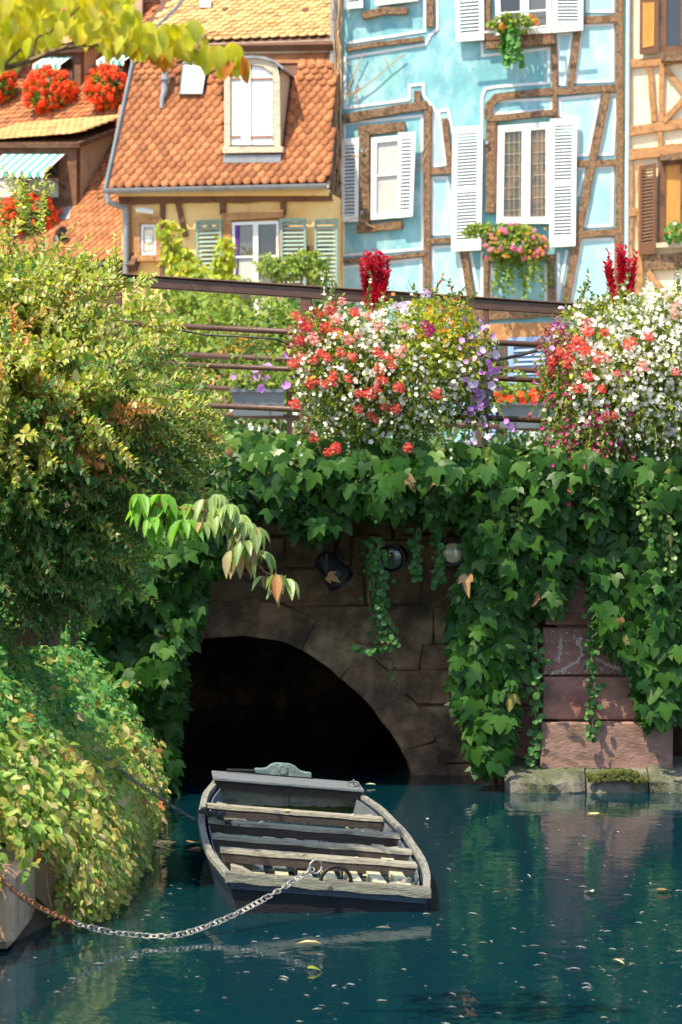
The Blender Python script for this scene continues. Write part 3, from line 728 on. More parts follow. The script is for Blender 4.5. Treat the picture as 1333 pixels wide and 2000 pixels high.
for p in ([(82, 160), (375, 115), (375, -20)], [(318, 370), (78, 402), (78, 215), (378, 165), (395, 130), (422, 108), (422, -20)],
          [(318, 370), (318, 318), (370, 312), (372, 355), (405, 400), (412, 415), (462, 408), (480, 500)], [(588, 470), (588, 360), (600, 330), (640, 322), (835, 308), (838, 180), (590, 207), (588, 155)],
          [(545, 935), (583, 1130)], [(588, 935), (588, 1130)], [(622, 980), (622, 1130)], [(826, 980), (826, 1130)], [(872, 940), (872, 1130)], [(905, 930), (868, 1130)],
          [(945, 628), (970, 626), (946, 730)]):
    B.line(r2(p))
T = lambda p, w, **k: B.beam(r2(p), w*.465, **k)
T([(50, -30), (52, 400), (48, 700), (54, 1180)], 24, out=.045); T([(395, -20), (394, 98)], 30); T([(80, 183), (200, 165), (370, 142)], 20); T([(347, 338), (347, 388)], 28, out=.045)
T([(72, 442), (230, 414), (385, 388)], 36, out=.058); T([(388, 392), (384, 640), (384, 1180)], 29); T([(62, 972), (372, 945)], 19); T([(450, 440), (468, 628)], 24); T([(398, 637), (475, 634)], 28); T([(398, 897), (475, 892)], 24)
T([(518, 938), (560, 1180)], 30); T([(603, 960), (605, 1180)], 22); T([(845, 955), (848, 1180)], 26); T([(590, 962), (860, 956)], 24, out=.06)
T([(612, 440), (612, 395), (640, 362), (720, 350), (860, 338), (1108, 326)], 30, out=.055); T([(856, 170), (858, 326)], 22); T([(858, 352), (862, 440)], 22); T([(946, 110), (916, 322)], 26); T([(1097, -30), (1100, 400), (1098, 800), (1092, 1180)], 30, out=.058)
T([(965, 73), (1088, 67)], 30); T([(1050, 344), (990, 640), (940, 900), (890, 1180)], 32, out=.056); T([(940, 607), (1088, 602)], 26); T([(955, 872), (1085, 862)], 30)
# string course and ground floor under the railing
B.beam([(900, 613), (1232, 598)], 26, out=.06); B.panel([(700, 634), (1220, 626), (1220, 650), (700, 660)], 'blue_panel', False)
B.beam([(936, 650), (1092, 645)], 34, m='timber_orange', out=.07, name='window_lintel'); B.beam([(1098, 660), (1100, 900)], 18, m='timber_orange', name='window_post'); B.beam([(936, 664), (936, 900)], 12, m='timber_orange', name='window_post')
window(B, [(955, 662), (990, 661), (990, 860), (955, 860)], 5, 'timber_dark', 'glass_dark', .06)
shutter(B, [(992, 660), (1088, 656), (1088, 860), (992, 862)], 'shutter_blue', [(.05, .95, 20)], .10, .12)
shutter(B, [(944, 662), (968, 661), (968, 860), (944, 862)], 'shutter_blue', [(.05, .95, 20)], .12, .2)
# small window
for p, w in (([(127, 485), (300, 470)], 36), ([(150, 500), (150, 830)], 34), ([(122, 852), (292, 835)], 30)): B.beam(r2(p), w*.525, out=.075, name='window_surround')
B.beam(r2([(165, 500), (165, 828)]), 12*.525, m='timber_dark', out=.085, name='window_reveal')
window(B, r2([(176, 512), (300, 500), (296, 808), (174, 818)]), 11, 'white', 'curtain', .10, (), ((.47, 4),), gdeep=.03)
shutter(B, r2([(62, 517), (130, 512), (128, 824), (62, 826)]), 'shutter_white', [(.08, .93, 20)], .11, .22)
shutter(B, r2([(275, 493), (342, 490), (330, 805), (271, 811)]), 'shutter_white', [(.08, .93, 20)], .17, .22)
# large window with leaded panes
B.beam(r2([(604, 440), (862, 418)]), 22*.525, out=.09, name='window_lintel'); B.beam(r2([(622, 452), (620, 790)]), 36*.525, out=.08, name='window_surround'); B.beam(r2([(640, 470), (638, 790)]), 10*.525, m='timber_dark', out=.087, name='window_reveal')
window(B, r2([(648, 468), (850, 452), (850, 832), (642, 832)]), 13, 'white', 'leaded', .10, ((.52, 17),), (), gdeep=.035)
mb = MB()
for k in range(9): B.ribbon(mb, r2([(672, 490+k*42), (745, 486+k*42)]), .8, .077, .070); B.ribbon(mb, r2([(780, 484+k*42), (836, 480+k*42)]), .8, .077, .070)
for u in (690, 708, 727, 795, 812, 826): B.ribbon(mb, r2([(u, 484), (u, 826)]), .7, .079, .072)
obj('lead_came', mb, M['oldwood_pale'], bh)
shutter(B, r2([(478, 474), (592, 465), (585, 930), (473, 936)]), 'shutter_white', [(.055, .49, 17), (.53, .92, 15)], .12, .18)
shutter(B, r2([(842, 442), (942, 437), (936, 915), (838, 920)]), 'shutter_white', [(.055, .49, 17), (.53, .92, 15)], .12, .18)
# upper window
B.beam(r2([(606, -40), (608, 150)]), 26*.525, out=.08, name='window_surround'); B.beam(r2([(600, 168), (860, 150)]), 28*.525, out=.085, name='window_sill'); B.beam(r2([(608, 142), (852, 128)]), 16*.525, m='timber_dark', out=.08, name='window_reveal')
window(B, r2([(636, -60), (845, -64), (848, 122), (640, 132)]), 10, 'white', ('glass_dark', 'glass'), .10, ((.52, 17),))
shutter(B, r2([(484, -150), (594, -160), (596, 148), (490, 155)]), 'shutter_white', [(.05, .92, 20)], .12, .17)
shutter(B, r2([(850, -160), (966, -160), (964, 112), (850, 122)]), 'shutter_white', [(.05, .88, 19)], .12, .17)
mb = MB()
for p in ([(505, 130), (955, 86)], [(640, 52), (838, 38)], [(640, 58), (640, 118)], [(838, 40), (838, 100)]): mb.tube([B.pt(*w_, .30) for w_ in r2(p)], .016, 6)
obj('window_guard', mb, M['white'], bh)
# top left window, cut by the picture edge
B.beam(r2([(140, 58), (225, 40), (310, 38)]), 26*.525, out=.08, name='window_sill')
window(B, r2([(190, -160), (350, -170), (350, 2), (190, 22)]), 8, 'white', 'curtain', .10, ((.5, 8),)); shutter(B, r2([(72, -180), (145, -185), (145, 28), (74, 34)]), 'shutter_white', [(.06, .92, 14)], .12, .2)
mb = MB()
for u, v in ((600, 530), (135, 560), (135, 790)): B.solid(mb, r2([(u, v-6), (u+12, v-6), (u+12, v+6), (u, v+6)]), .13, .07)
obj('hinge', mb, M['zinc'], bh)
# drainpipe between the houses, with bare creeper stems
mb = MB(); mb.tube([B.pt(655, -60, .09), B.pt(649, 300, .09), B.pt(640, 760, .09)], .058, 14); 
for y in (150, 480): c0 = B.pt(654 - y*.016, y, .09); mb.lathe(c0, [(.06, -.05), (.072, -.045), (.072, .045), (.06, .05)], (0, 0, 1), 14)
dp = obj('drainpipe', mb, M['zinc'], bh)
vs = thing('bare_creeper', 'bare orange-brown creeper stems climbing beside the drainpipe', 'climbing plant', B.pt(664, 900, .2)); mb = MB()
for k in range(7):
    x = U(652, 663); P = []; y = 900
    while y > -40 and len(P) < 60:
        P.append(B.pt(x, y, .12+.1*random.random())); x = min(667, max(648, x + G(0, 3))); y -= 26
    mb.tube(P, U(.006, .013), 5)
for k in range(26):
    x, y = U(655, 680), U(20, 620); P = []; a_ = U(-1, 1) + (math.pi if random.random() < .4 else 0)
    for i in range(9): P.append(B.pt(x, y, .18+.12*random.random())); x += math.cos(a_)*8; y += math.sin(a_)*8 + 1.5; a_ += G(0, .35)
    mb.tube(P, .0045, 4)
for p in ([(150, 195), (120, 260), (95, 320), (80, 380)], [(298, 200), (240, 245), (180, 300), (110, 350)], [(240, 240), (225, 215)], [(130, 320), (118, 360), (128, 385)], [(385, 560), (360, 620), (325, 650), (340, 700)], [(395, 510), (350, 600), (325, 640)], [(80, 350), (110, 345), (140, 325)]):
    mb.tube([B.pt(*w_, .06) for w_ in r2(p)], .008, 4)
obj('stem', mb, M['vinewood'], vs, 'stuff')
def trail(n, c, Y, m, rad, length, nleaf, ls, t, spread=1.0):
    L_ = []
    for k in range(n):
        p = c + Vector((U(-rad, rad), U(-.1, .1), 0)); d = Vector((U(-.5, .5)*spread, U(-.3, 0), .2)); ln = length*U(.5, 1)
        for i in range(nleaf):
            d = (d*.8 + Vector((G(0, .15), G(0, .1), -.35))).normalized(); p = p + d*ln/nleaf
            for _ in range(2): L_.append(frame(p, rv() + Vector((0, -.5, -.7)), Vector((0, -1, .3)) + rv(.5), ls*U(.6, 1.2)))
    scatter('trailing_foliage', ROUND, L_, M[m], t)
flowerbox('flower_box', 'window box of pink geraniums trailing green below the leaded window', (1008, 478), 34.6, .42, .25, .22, 'garden', 'pink', 1300, 26, .042, ls=.055,
          extra=lambda t, c: (trail(22, c - Vector((0, 0, .12)), 35, 'garden', .36, .75, 12, .05, t), trail(24, c + Vector((-.42, 0, .28)), 35, 'garden', .22, .22, 8, .05, t, 1.4),
                              scatter('orange_bloom', WHITE5, [frame(c + Vector((U(-.4, .4), -.2, U(-.2, .22))), (1, 0, 0), (0, -1, .3), .022) for _ in range(50)], M['amber'], t)))
flowerbox('trailing_plant', 'green trailing ivy hanging from the topmost window guard', (1000, 45), 34.6, .30, .13, .12, 'garden', 'amber', 260, 3, .05, ls=.06, cat='plant',
          extra=lambda t, c: trail(9, c + Vector((-.06, 0, -.05)), 35, 'bank_dk', .14, .60, 12, .085, t, .5))

# ================================================================ cream house with brown timbers at the picture edge
rh = thing('cream_timbered_house', 'cream half-timbered house with brown louvred shutters beside the blue house', 'house', (5, 36, 2.2))
C = Plane(1226, 300, 34.2, 12, rh)
mb = MB(); a, b = C.pt(1226, 930), C.pt(1900, 930); d = -C.n*7; mb.prism([a, b, b+d, a+d][::-1], (0, 0, 10)); obj('wall', mb, M['cream2'], rh)
mb = MB(); mb.tube([C.pt(1224, 620, .05), C.pt(1228, -60, .05)], .03, 8); obj('corner_pipe', mb, mat('pale_blue_pipe', [(.45, .62, .66), (.52, .68, .70)], 5), rh)
T = lambda p, w, **k: C.beam(r2(p), w*.525, **dict(dict(m='timber_orange'), **k))
T([(1136, -30), (1136, 480)], 14); T([(1140, 560), (1142, 1180)], 18); T([(1140, 236), (1260, 226), (1345, 218)], 30); T([(1212, 250), (1226, 452)], 20); T([(1257, 242), (1254, 456)], 18)
T([(1268, 248), (1400, 420)], 20); T([(1262, 452), (1400, 300)], 20, out=.06); T([(1130, 488), (1420, 448)], 34); T([(1128, 500), (1128, 560)], 14); T([(1252, 490), (1250, 545)], 16); T([(1124, 578), (1420, 540)], 40)
T([(1176, 610), (1180, 960)], 24, m='timber_orange'); T([(1130, 790), (1175, 786)], 28); T([(1190, 980), (1420, 960)], 60, m='timber'); T([(1172, 960), (1175, 1180)], 26); T([(1205, 1010), (1340, 1180)], 20)
window(C, r2([(1244, 590), (1460, 570), (1460, 900), (1240, 905)]), 14, 'timber_dark', 'shutter_orange', .04, ((.42, 8),), gdeep=.03); C.beam(r2([(1236, 912), (1460, 900)]), 10, m='oldwood_pale', out=.16, name='window_sill'); C.beam(r2([(1250, 584), (1460, 566)]), 12, m='timber', out=.13, name='window_lintel')
shutter(C, r2([(1174, 618), (1236, 606), (1234, 944), (1172, 948)]), 'shutter_brown', [(.05, .88, 22)], .11, .18)
window(C, r2([(1252, -60), (1460, -70), (1460, 190), (1252, 196)]), 12, 'timber_dark', 'glass_dark', .05, ((.4, 8),)); C.beam(r2([(1254, 212), (1460, 196)]), 18, m='timber', out=.15, name='window_sill')
mb = MB(); C.solid(mb, r2([(1176, -60), (1246, -60), (1244, 196), (1174, 202)]), .09, .055); sh = obj('shutter', mb, M['shutter_brown'], rh)
mb = MB(); C.solid(mb, r2([(1186, 10), (1230, 8), (1228, 170), (1186, 178)]), .098, .09); obj('panel', mb, M['shutter_orange'], sh)
fx = flowerbox('window_plant', 'small green plant on the sill of the cream house beside the blue one', (1318, 455), 33.8, .12, .12, .1, 'bank_dk', 'wflower', 110, 2, .03, ls=.06, cat='plant')

# ================================================================ cream house with orange tiled mansard roof
ch = thing('cream_house', 'cream house with round-edged orange roof tiles and green shutters beside the drainpipe', 'house', (-1.5, 36, 2.2))
D = Plane(430, 370, 35.0, 12, ch)
mb = MB(); a, b = D.pt(238, 940), D.pt(650, 940); d = -D.n*6; hz = D.pt(430, 384).z - a.z; mb.prism([a, b, b+d, a+d][::-1], (0, 0, hz)); obj('wall', mb, M['cream'], ch)
up1 = (-D.n*math.cos(R(64)) + Vector((0, 0, math.sin(R(64))))); n1 = (D.n*math.sin(R(64)) + Vector((0, 0, math.cos(R(64)))))
P1 = D.pt(430, 364, .22)
rp = lambda x, y, o=0: onplane(x, y, P1 + n1*o, n1)
mb = MB(); mb.prism([rp(207, 372, -.01), rp(645, 362, -.01), rp(650, 92, -.01), rp(262, 104, -.01)], -n1*.10); obj('roof_board', mb, M['tile_under'], ch)
poly = [(208, 372), (645, 363), (650, 126), (262, 118)]
dorm = [(433, 322), (552, 322), (556, 290), (585, 130), (540, 104), (433, 104)]; sky_ = [(345, 198), (402, 198), (410, 118), (352, 118)]
tile_roof(ch, P1 + Vector((0, 0, .02)), D.u, up1, poly, .128, .098, 24, 40, M['tile'], 300, (dorm, sky_))
# plain boards at the break of the roof
mb = MB(); mb.prism([rp(262, 126, .02), rp(650, 122, .02), rp(650, 104, .02), rp(263, 112, .02)], -n1*.05); obj('ridge_tile_band', mb, M['tile'], ch)
mb = MB(); q1 = [rp(262, 112), rp(652, 104)]; mb.prism([q1[0]+n1*.10, q1[1]+n1*.10, q1[1]+n1*.10+Vector((0, 0, .13)), q1[0]+n1*.10+Vector((0, 0, .10))], -n1*.2); obj('eave_board', mb, M['oldwood_pale'], ch)
up2 = (-D.n*math.cos(R(38)) + Vector((0, 0, math.sin(R(38))))); n2 = (D.n*math.sin(R(38)) + Vector((0, 0, math.cos(R(38)))))
P2 = rp(430, 90) + n1*.12
rp2 = lambda x, y, o=0: onplane(x, y, P2 + n2*o, n2)
mb = MB(); mb.prism([rp2(250, 92, -.01), rp2(655, 86, -.01), rp2(660, -120, -.01), rp2(410, -120, -.01)], -n2*.10); obj('roof_board', mb, M['tile_under'], ch)
def lipped(lim): pass
tile_roof(ch, P2, D.u, up2, [(268, 96), (655, 92), (660, -60), (395, -60), (300, 50)], .135, .105, 26, 40, M['tile_light'], 0, rest='upper_tiling')
mb = MB(); mb.tube([rp2(262, 96, .03), rp2(340, 22, .03), rp2(420, -70, .03)], .03, 6); obj('verge_flashing', mb, M['planter'], ch)
mb = MB(); mb.tube([rp(263, 108, .05), rp(206, 370, .05)], .035, 6); obj('verge_flashing', mb, M['planter'], ch)
for x, y in ((440, 20), (598, 22)):
    mb = MB(); mb.lathe(rp2(x, y, .02), [(.055, -.02), (.05, .03), (.0, .05)], n2, 10); obj('roof_vent', mb, M['tile_under'], ch)
mb = MB(); mb.box(rp2(402, 8, .06), (.16, .16, .12)); obj('roof_hatch', mb, M['shutter_white'], ch)
# gutter
mb = MB(); n0 = len(mb.v); A, Bp = D.pt(203, 372, .32), D.pt(641, 362, .32); gp = [(math.cos(w)*.065, math.sin(w)*.065) for w in [math.pi + math.pi*i/8 for i in range(9)]]
for E in (A, Bp): mb.v += [tuple(E + D.n*x + Vector((0, 0, z_+.02))) for x, z_ in gp]; mb.v += [tuple(E + D.n*x*.85 + Vector((0, 0, z_*.85+.02))) for x, z_ in gp]
for i in range(8): mb.f += [(n0+i, n0+i+1, n0+19+i, n0+18+i), (n0+9+i, n0+10+i, n0+28+i, n0+27+i)]
mb.f += [(n0, n0+18, n0+27, n0+9), (n0+8, n0+26, n0+35, n0+17)]
for i in range(8): mb.f += [(n0+i, n0+9+i, n0+10+i, n0+1+i), (n0+18+i, n0+19+i, n0+28+i, n0+27+i)]
for i in range(9): p = A.lerp(Bp, (i+.5)/9); mb.lathe(p, [(.068, -.01), (.072, -.008), (.072, .008), (.068, .01)], D.u, 12) if False else None
obj('gutter', mb, M['zinc'], ch)
mb = MB(); D.solid(mb, [(222, 374), (640, 366), (640, 381), (228, 382)], .16, -.02); obj('fascia', mb, M['cream'], ch)
mb = MB(); mb.tube([D.pt(209, 375, .32), D.pt(211, 394, .32), D.pt(232, 402, .2), D.pt(246, 408, .12), D.pt(247, 430, .12), D.pt(246, 560, .12)], .042, 10); obj('downpipe', mb, M['zinc'], ch)
# timbers
Tm = lambda p, w, **k: D.beam(p, w, **dict(dict(m='timber_dark', out=.04), **k))
Tm([(232, 391), (648, 384)], 15, out=.06); Tm([(252, 392), (250, 560)], 10, m='timber_orange'); Tm([(317, 392), (317, 560)], 9); Tm([(346, 392), (362, 462)], 10); Tm([(318, 482), (345, 488)], 18); Tm([(435, 388), (435, 418)], 11); Tm([(553, 388), (553, 418)], 10); Tm([(608, 486), (640, 486)], 12); Tm([(604, 480), (604, 560)], 8)
Tm([(262, 430), (316, 430)], 12, m='timber_orange', out=.075, name='window_surround'); Tm([(268, 430), (268, 510)], 12, m='timber_orange', out=.07, name='window_surround'); Tm([(310, 430), (310, 510)], 10, m='timber_orange', out=.072, name='window_surround'); Tm([(256, 506), (316, 504)], 11, m='timber_orange', out=.074, name='window_sill')
window(D, [(276, 438), (306, 438), (306, 498), (274, 499)], 5, 'white', 'curtain', .06)
mb = MB(); D.solid(mb, [(283, 450), (299, 449), (299, 488), (283, 489)], .042, .03); obj('blind', mb, M['cream2'], ch)
mb = MB(); mb.lathe(D.pt(291, 467, .05), [(.05, 0), (.055, .01), (.0, .02)], D.n, 14); obj('window_ornament', mb, M['white'], ch)
mb = MB(); mb.tube([D.pt(267, 410, .14), D.pt(301, 414, .14)], .034, 12); mb.box(D.pt(284, 410, .06), (.10, .12, .04)); obj('wall_lamp', mb, M['white'], ch)
Tm([(434, 424), (553, 417)], 15, m='timber_orange', out=.08, name='door_lintel'); Tm([(443, 430), (445, 640)], 17, m='timber_orange', out=.07, name='door_post'); Tm([(549, 424), (549, 640)], 10, m='timber_orange', out=.07, name='door_post')
window(D, [(453, 434), (546, 431), (546, 640), (455, 640)], 6, 'white', ('glass', 'curtain', 'glass', 'glass_dark'), .07, ((.50, 10),), ((.33, 4), (.62, 4)), name='glazed_door', gdeep=.03)
mb = MB(); D.solid(mb, [(459, 440), (468, 440), (463, 560), (459, 620)], .062, .045); obj('curtain', mb, M['purple'], ch)
for c4 in ([(382, 430), (433, 428), (432, 545), (384, 546)], [(547, 427), (598, 426), (598, 640), (549, 640)], [(614, 428), (660, 427), (660, 560), (615, 560)]):
    H_ = c4[3][1]-c4[0][1]; shutter(D, c4, 'shutter_green', [(.03, .97, int(H_/8.5))], .11, .10)
# skylight, vent pipe
mb = MB(); q = [(350, 184), (396, 184), (406, 121), (357, 121)]
for i in range(4): mb.hexa(*[[rp(*p_, o_) for p_ in (q[i], q[(i+1) % 4], tuple(Vector(q[(i+1) % 4]).lerp(Vector((378, 152)), .10)), tuple(Vector(q[i]).lerp(Vector((378, 152)), .10)))] for o_ in (.10, .0)])
sk = obj('skylight', mb, M['planter'], ch); mb = MB(); mb.prism([rp(*tuple(Vector(p_).lerp(Vector((378, 152)), .10)), .08) for p_ in q], -n1*.02); obj('pane', mb, mat('blue_grey_skylight_glass', [(.05, .07, .10), (.09, .11, .15)], 3, .1, 0), sk)  # pane in plain dark blue-grey
mb = MB(); mb.prism([rp(349, 195, .035), rp(398, 195, .035), rp(397, 185, .035), rp(350, 185, .035)], -n1*.03); obj('lead_apron', mb, M['zinc'], ch)
mb = MB(); b0 = rp(320, 196, .02); mb.tube([rp(316, 212, .03), b0 + n1*.06, rp(322, 178, .1), rp(324, 122, .25)], [.03, .035, .05, .045], 10); mb.lathe(rp(323, 155, .17), [(.05, -.02), (.07, -.012), (.07, .012), (.05, .02)], (0, 0, 1), 12); obj('vent_pipe', mb, M['zinc'], ch)
# arched dormer with white shutters
o1 = (rp(490, 300) - D.P).dot(D.n) + .10     # how far the dormer front stands before the facade
E = lambda p, o=0: D.pt(p[0], p[1], o1+o)
arc = [(437, 126), (448, 120), (470, 115), (492, 113), (515, 115), (536, 122), (546, 130)]
fr = [(438, 288)] + arc + [(548, 288)]
inn = [(450, 284), (450, 138), (462, 131), (478, 127), (494, 126), (512, 129), (526, 136), (534, 144), (534, 284)]
mb = MB(); fr2 = [(438, 288), (438, 136)] + arc + [(547, 140), (548, 288)]
def rs2(P, n):
    Q = resample([Vector(p) for p in P], n); return [tuple(p) for p in Q]
a_, b_ = rs2(fr2, 16), rs2(inn, 16)
for i in range(16): mb.hexa([E(a_[i], .02), E(a_[i+1], .02), E(b_[i+1], .02), E(b_[i], .02)], [E(a_[i], -.06), E(a_[i+1], -.06), E(b_[i+1], -.06), E(b_[i], -.06)])
dm = obj('dormer', mb, M['oldwood_pale'], ch)
for side in (0, 1):
    P = [(451, 283), (451, 140), (462, 133), (478, 129), (491, 128), (491, 283)] if side == 0 else [(493, 283), (493, 128), (512, 131), (525, 138), (533, 146), (533, 283)]
    mb = MB(); o_ = [E(p, -.012) for p in P]; mb.prism(o_, D.n*-.03); obj('shutter_leaf', mb, M['shutter_white'], dm)
mb = MB()
for y in (153, 266):
    for xa, xb in ((450, 470), (489, 532)): mb.prism([E((xa, y), .004), E((xb, y-1), .004), E((xb, y+2), .004), E((xa, y+3), .004)], -D.n*.012)
obj('strap_hinge', mb, M['rust'], dm)
mb = MB(); mb.prism([E(p, .05) for p in ((433, 286), (553, 286), (552, 297), (436, 299))], -D.n*.14); obj('dormer_sill', mb, M['oldwood_pale'], dm)
mb = MB(); mb.prism([E(p, .02) for p in ((438, 303), (549, 302), (548, 317), (436, 318))], -D.n*.10); obj('lead_apron', mb, M['zinc'], dm)
# cheek and curved lead roof run back to the main slope
def back(P):    # from point P go back (away from the facade) until the roof slope
    d_ = -D.n; t = (P1 - P).dot(n1) / d_.dot(n1); return P + d_*max(t, .02)
mb = MB(); tr, br = E((548, 134), -.02), E((548, 288), -.02); mb.poly([tr, br, back(br), back(tr)]); obj('cheek', mb, M['render_tan'], dm); mb = MB(); tl, bl = E((438, 134), -.02), E((438, 288), -.02); mb.poly([bl, tl, back(tl), back(bl)]); obj('cheek', mb, M['render_tan'], dm)
mb = MB(); AA = [E(p, .06) + Vector((0, 0, .035)) for p in ([(432, 132)] + arc + [(553, 136)])]
BB = [back(p) - D.n*.0 for p in AA]
for i in range(len(AA)-1): mb.hexa([AA[i], AA[i+1], BB[i+1], BB[i]], [p - Vector((0, 0, .035)) for p in (AA[i], AA[i+1], BB[i+1], BB[i])])
obj('dormer_roof', mb, M['zinc'], dm)

# ================================================================ orange roofed house with dormers and geraniums
lh = thing('dormered_house', 'orange tiled house with dark dormers, striped awnings and red geraniums', 'house', (-6, 36, 2.2))
E0 = Plane(120, 515, 35.6, 26, lh)
SL = 46; upL = (-E0.n*math.cos(R(SL)) + Vector((0, 0, math.sin(R(SL))))); nL = (E0.n*math.sin(R(SL)) + Vector((0, 0, math.cos(R(SL)))))
rl = lambda x, y, o=0: onplane(x, y, E0.P + nL*o, nL)
mb = MB(); mb.prism([rl(-260, 517, -.02), rl(262, 517, -.02), rl(430, 60, -.02), rl(600, -400, -.02), rl(-200, -400, -.02)], -nL*.12); obj('roof_board', mb, M['tile_under'], lh)
tile_roof(lh, rl(120, 514), E0.u, upL, [(-40, 516), (240, 516), (240, 400), (212, 372), (264, 112), (290, 50), (330, -40), (-40, -40)], .110, .105, 60, 60, M['tile'], 300, (), 2.0, 'tiling', key=lambda t: (t[0] > 516) - t[0] if False else -t[0])
mb = MB(); a, b = E0.pt(-260, 940, -.25), E0.pt(250, 940, -.25); d = -E0.n*6; mb.prism([a, b, b+d, a+d][::-1], (0, 0, E0.pt(120, 520).z - a.z)); obj('wall', mb, M['timber_dark'], lh)
mb = MB(); mb.tube([rl(-200, 520, .05) + E0.n*.08, rl(236, 518, .05) + E0.n*.08], .05, 8); obj('gutter', mb, M['black'], lh)
def dormer(x0, x1, y0, y1, yw1, slope, label=None, awn=None, roofm='tile_light', wall=True, over=.12):
    """front rectangle x0..x1, y0..y1 in px; the front stands where the roof slope meets its foot"""
    foot = rl(x1, y1); of = (foot - E0.P).dot(E0.n) + .03; F = lambda x, y, o=0: E0.pt(x, y, of+o)
    fw = max(7, (x1-x0)*.10); mb = MB()
    for q in (((x0, y0), (x0+fw, y0), (x0+fw, y1), (x0, y1)), ((x1-fw*1.5, y0), (x1, y0), (x1, y1), (x1-fw*1.5, y1)), ((x0+fw, y0), (x1-fw*1.5, y0), (x1-fw*1.5, y0+fw), (x0+fw, y0+fw)), ((x0+fw, y1-fw*.7), (x1-fw*1.5, y1-fw*.7), (x1-fw*1.5, y1), (x0+fw, y1))):
        mb.prism([F(*p_, .0) for p_ in q], -E0.n*.10)
    dm = obj('dormer', mb, M['timber_dark'], lh)
    pl2 = Plane(x0, y0, 35, 26, lh); pl2.P = F(x0, y0); pl2.root = lh
    def bk(P):
        d_ = -E0.n; t = (E0.P - P).dot(nL) / d_.dot(nL); return P + d_*max(t, .02)
    for x, sgn in ((x1, 1), (x0, -1)):
        mb = MB(); t_, b_ = F(x, y0, -.01), F(x, y1, -.01)
        dd = -E0.n + Vector((0, 0, math.tan(R(slope)))); tt = (E0.P - t_).dot(nL)/dd.dot(nL); P = [b_, t_, t_ + dd*tt]; mb.poly(P if sgn > 0 else P[::-1]); obj('cheek', mb, M['render_tan'], dm)
    # roof slab with tiles
    dd = (-E0.n + Vector((0, 0, math.tan(R(slope))))).normalized(); nn = E0.u.cross(dd).normalized()
    L0, R0 = F(x0-7, y0-3, over), F(x1+4, y0-3, over); tL = (E0.P - L0).dot(nL)/dd.dot(nL); tR = (E0.P - R0).dot(nL)/dd.dot(nL)
    mb = MB(); mb.prism([L0, R0, R0+dd*(tR+.1), L0+dd*(tL+.1)], -nn*.07); obj('roof_board', mb, M['timber_dark'], dm)
    Ms = []; W_ = (R0-L0).length; nc = int(W_/.11); nr = int(tR/.10)
    for r in range(nr):
        for c in range(nc):
            P = L0 + E0.u*((c + (.75 if r % 2 else .3))*.11) + dd*(.01+r*.10)
            Mx = frame(P + dd*.07 + nn*.012, dd - nn*.10, nn, .21, .108)
            for i in range(3): Mx[i][2] = nn[i]*.13
            Ms.append(Mx)
    pieces('tile', TILE, Ms, M[roofm], dm, 0, None, 'tiling')
    pl2.root = lh
    window(pl2, [(x0+fw, y0+fw), (x1-fw*1.5, y0+fw), (x1-fw*1.5, y1-fw*.7), (x0+fw, y1-fw*.7)], 4, 'timber_dark', ('glass_dark', 'curtain'), -.03, ((.55, 8),), ((.5, 4),))
    if awn:
        ax0, ax1, ay0, ay1, k, drop = awn
        g1, g2, val = MB(), MB(), MB(); n_ = k
        for i in range(n_):
            u0, u1 = i/n_, (i+1)/n_; t0, t1 = F(ax0+(ax1-ax0)*u0, ay0, .02), F(ax0+(ax1-ax0)*u1, ay0, .02)
            s_ = (ay1-ay0)*.0070; out = E0.n*drop - Vector((0, 0, s_)); b0, b1 = t0+out, t1+out
            mb = g1 if i % 2 else g2
            mb.hexa([t0, t1, b1, b0], [p - Vector((0, 0, .008)) for p in (t0, t1, b1, b0)])
            m_ = (b0+b1)/2; mb.prism([b0 + E0.n*.002, b1 + E0.n*.002, b1-Vector((0, 0, .05)), m_-Vector((0, 0, .085)), b0-Vector((0, 0, .05))], E0.n*.006)
        at = thing('awning', label, 'awning', F((ax0+ax1)/2, ay1), 'striped dormer awnings')
        obj('green_stripes', g1, M['awning_g'], at); obj('white_stripes', g2, M['awning_w'], at)
        mb = MB(); mb.tube([F(ax0, ay1+20, .0), F(ax0, ay0, .02) + out], .008, 5); mb.tube([F(ax1, ay1+20, .0), F(ax1, ay0, .02) + out], .008, 5); obj('awning_arm', mb, M['black'], at)
    return F
F1 = dormer(-60, 150, 282, 404, 0, 18, 'green and white striped awning on the lowest dormer of the orange roof', (8, 128, 300, 348, 15, .55), roofm='tile_light')
dormer(74, 158, 96, 172, 0, 20, 'small striped awning above the middle geraniums', (84, 138, 112, 134, 9, .28), roofm='tile_light')
dormer(204, 282, 88, 170, 0, 20, 'small striped awning beside the grey roof flashing', (208, 262, 106, 126, 9, .28), roofm='tile_light')
dormer(-70, 22, 96, 172, 0, 20, roofm='tile_light')
mb = MB(); mb.prism([rl(*p_, .04) for p_ in ((110, 410), (140, 402), (136, 428), (108, 428))], -nL*.03); obj('lead_apron', mb, M['zinc'], lh)
mb = MB(); mb.tube([rl(112, 462, .0), rl(114, 455, .12), rl(124, 450, .2)], [.04, .045, .06], 10); mb.prism([rl(*p_, .04) for p_ in ((102, 470), (134, 466), (128, 458), (108, 460))], -nL*.03); obj('roof_vent', mb, M['black'], lh)
mb = MB(); c0 = rl(262, 0, .2); mb.box(c0, (.28, .3, .9)); mb.box(c0 + Vector((0, 0, .47)), (.36, .38, .08)); obj('chimney', mb, M['render_tan'], lh)
Yg = 34.3
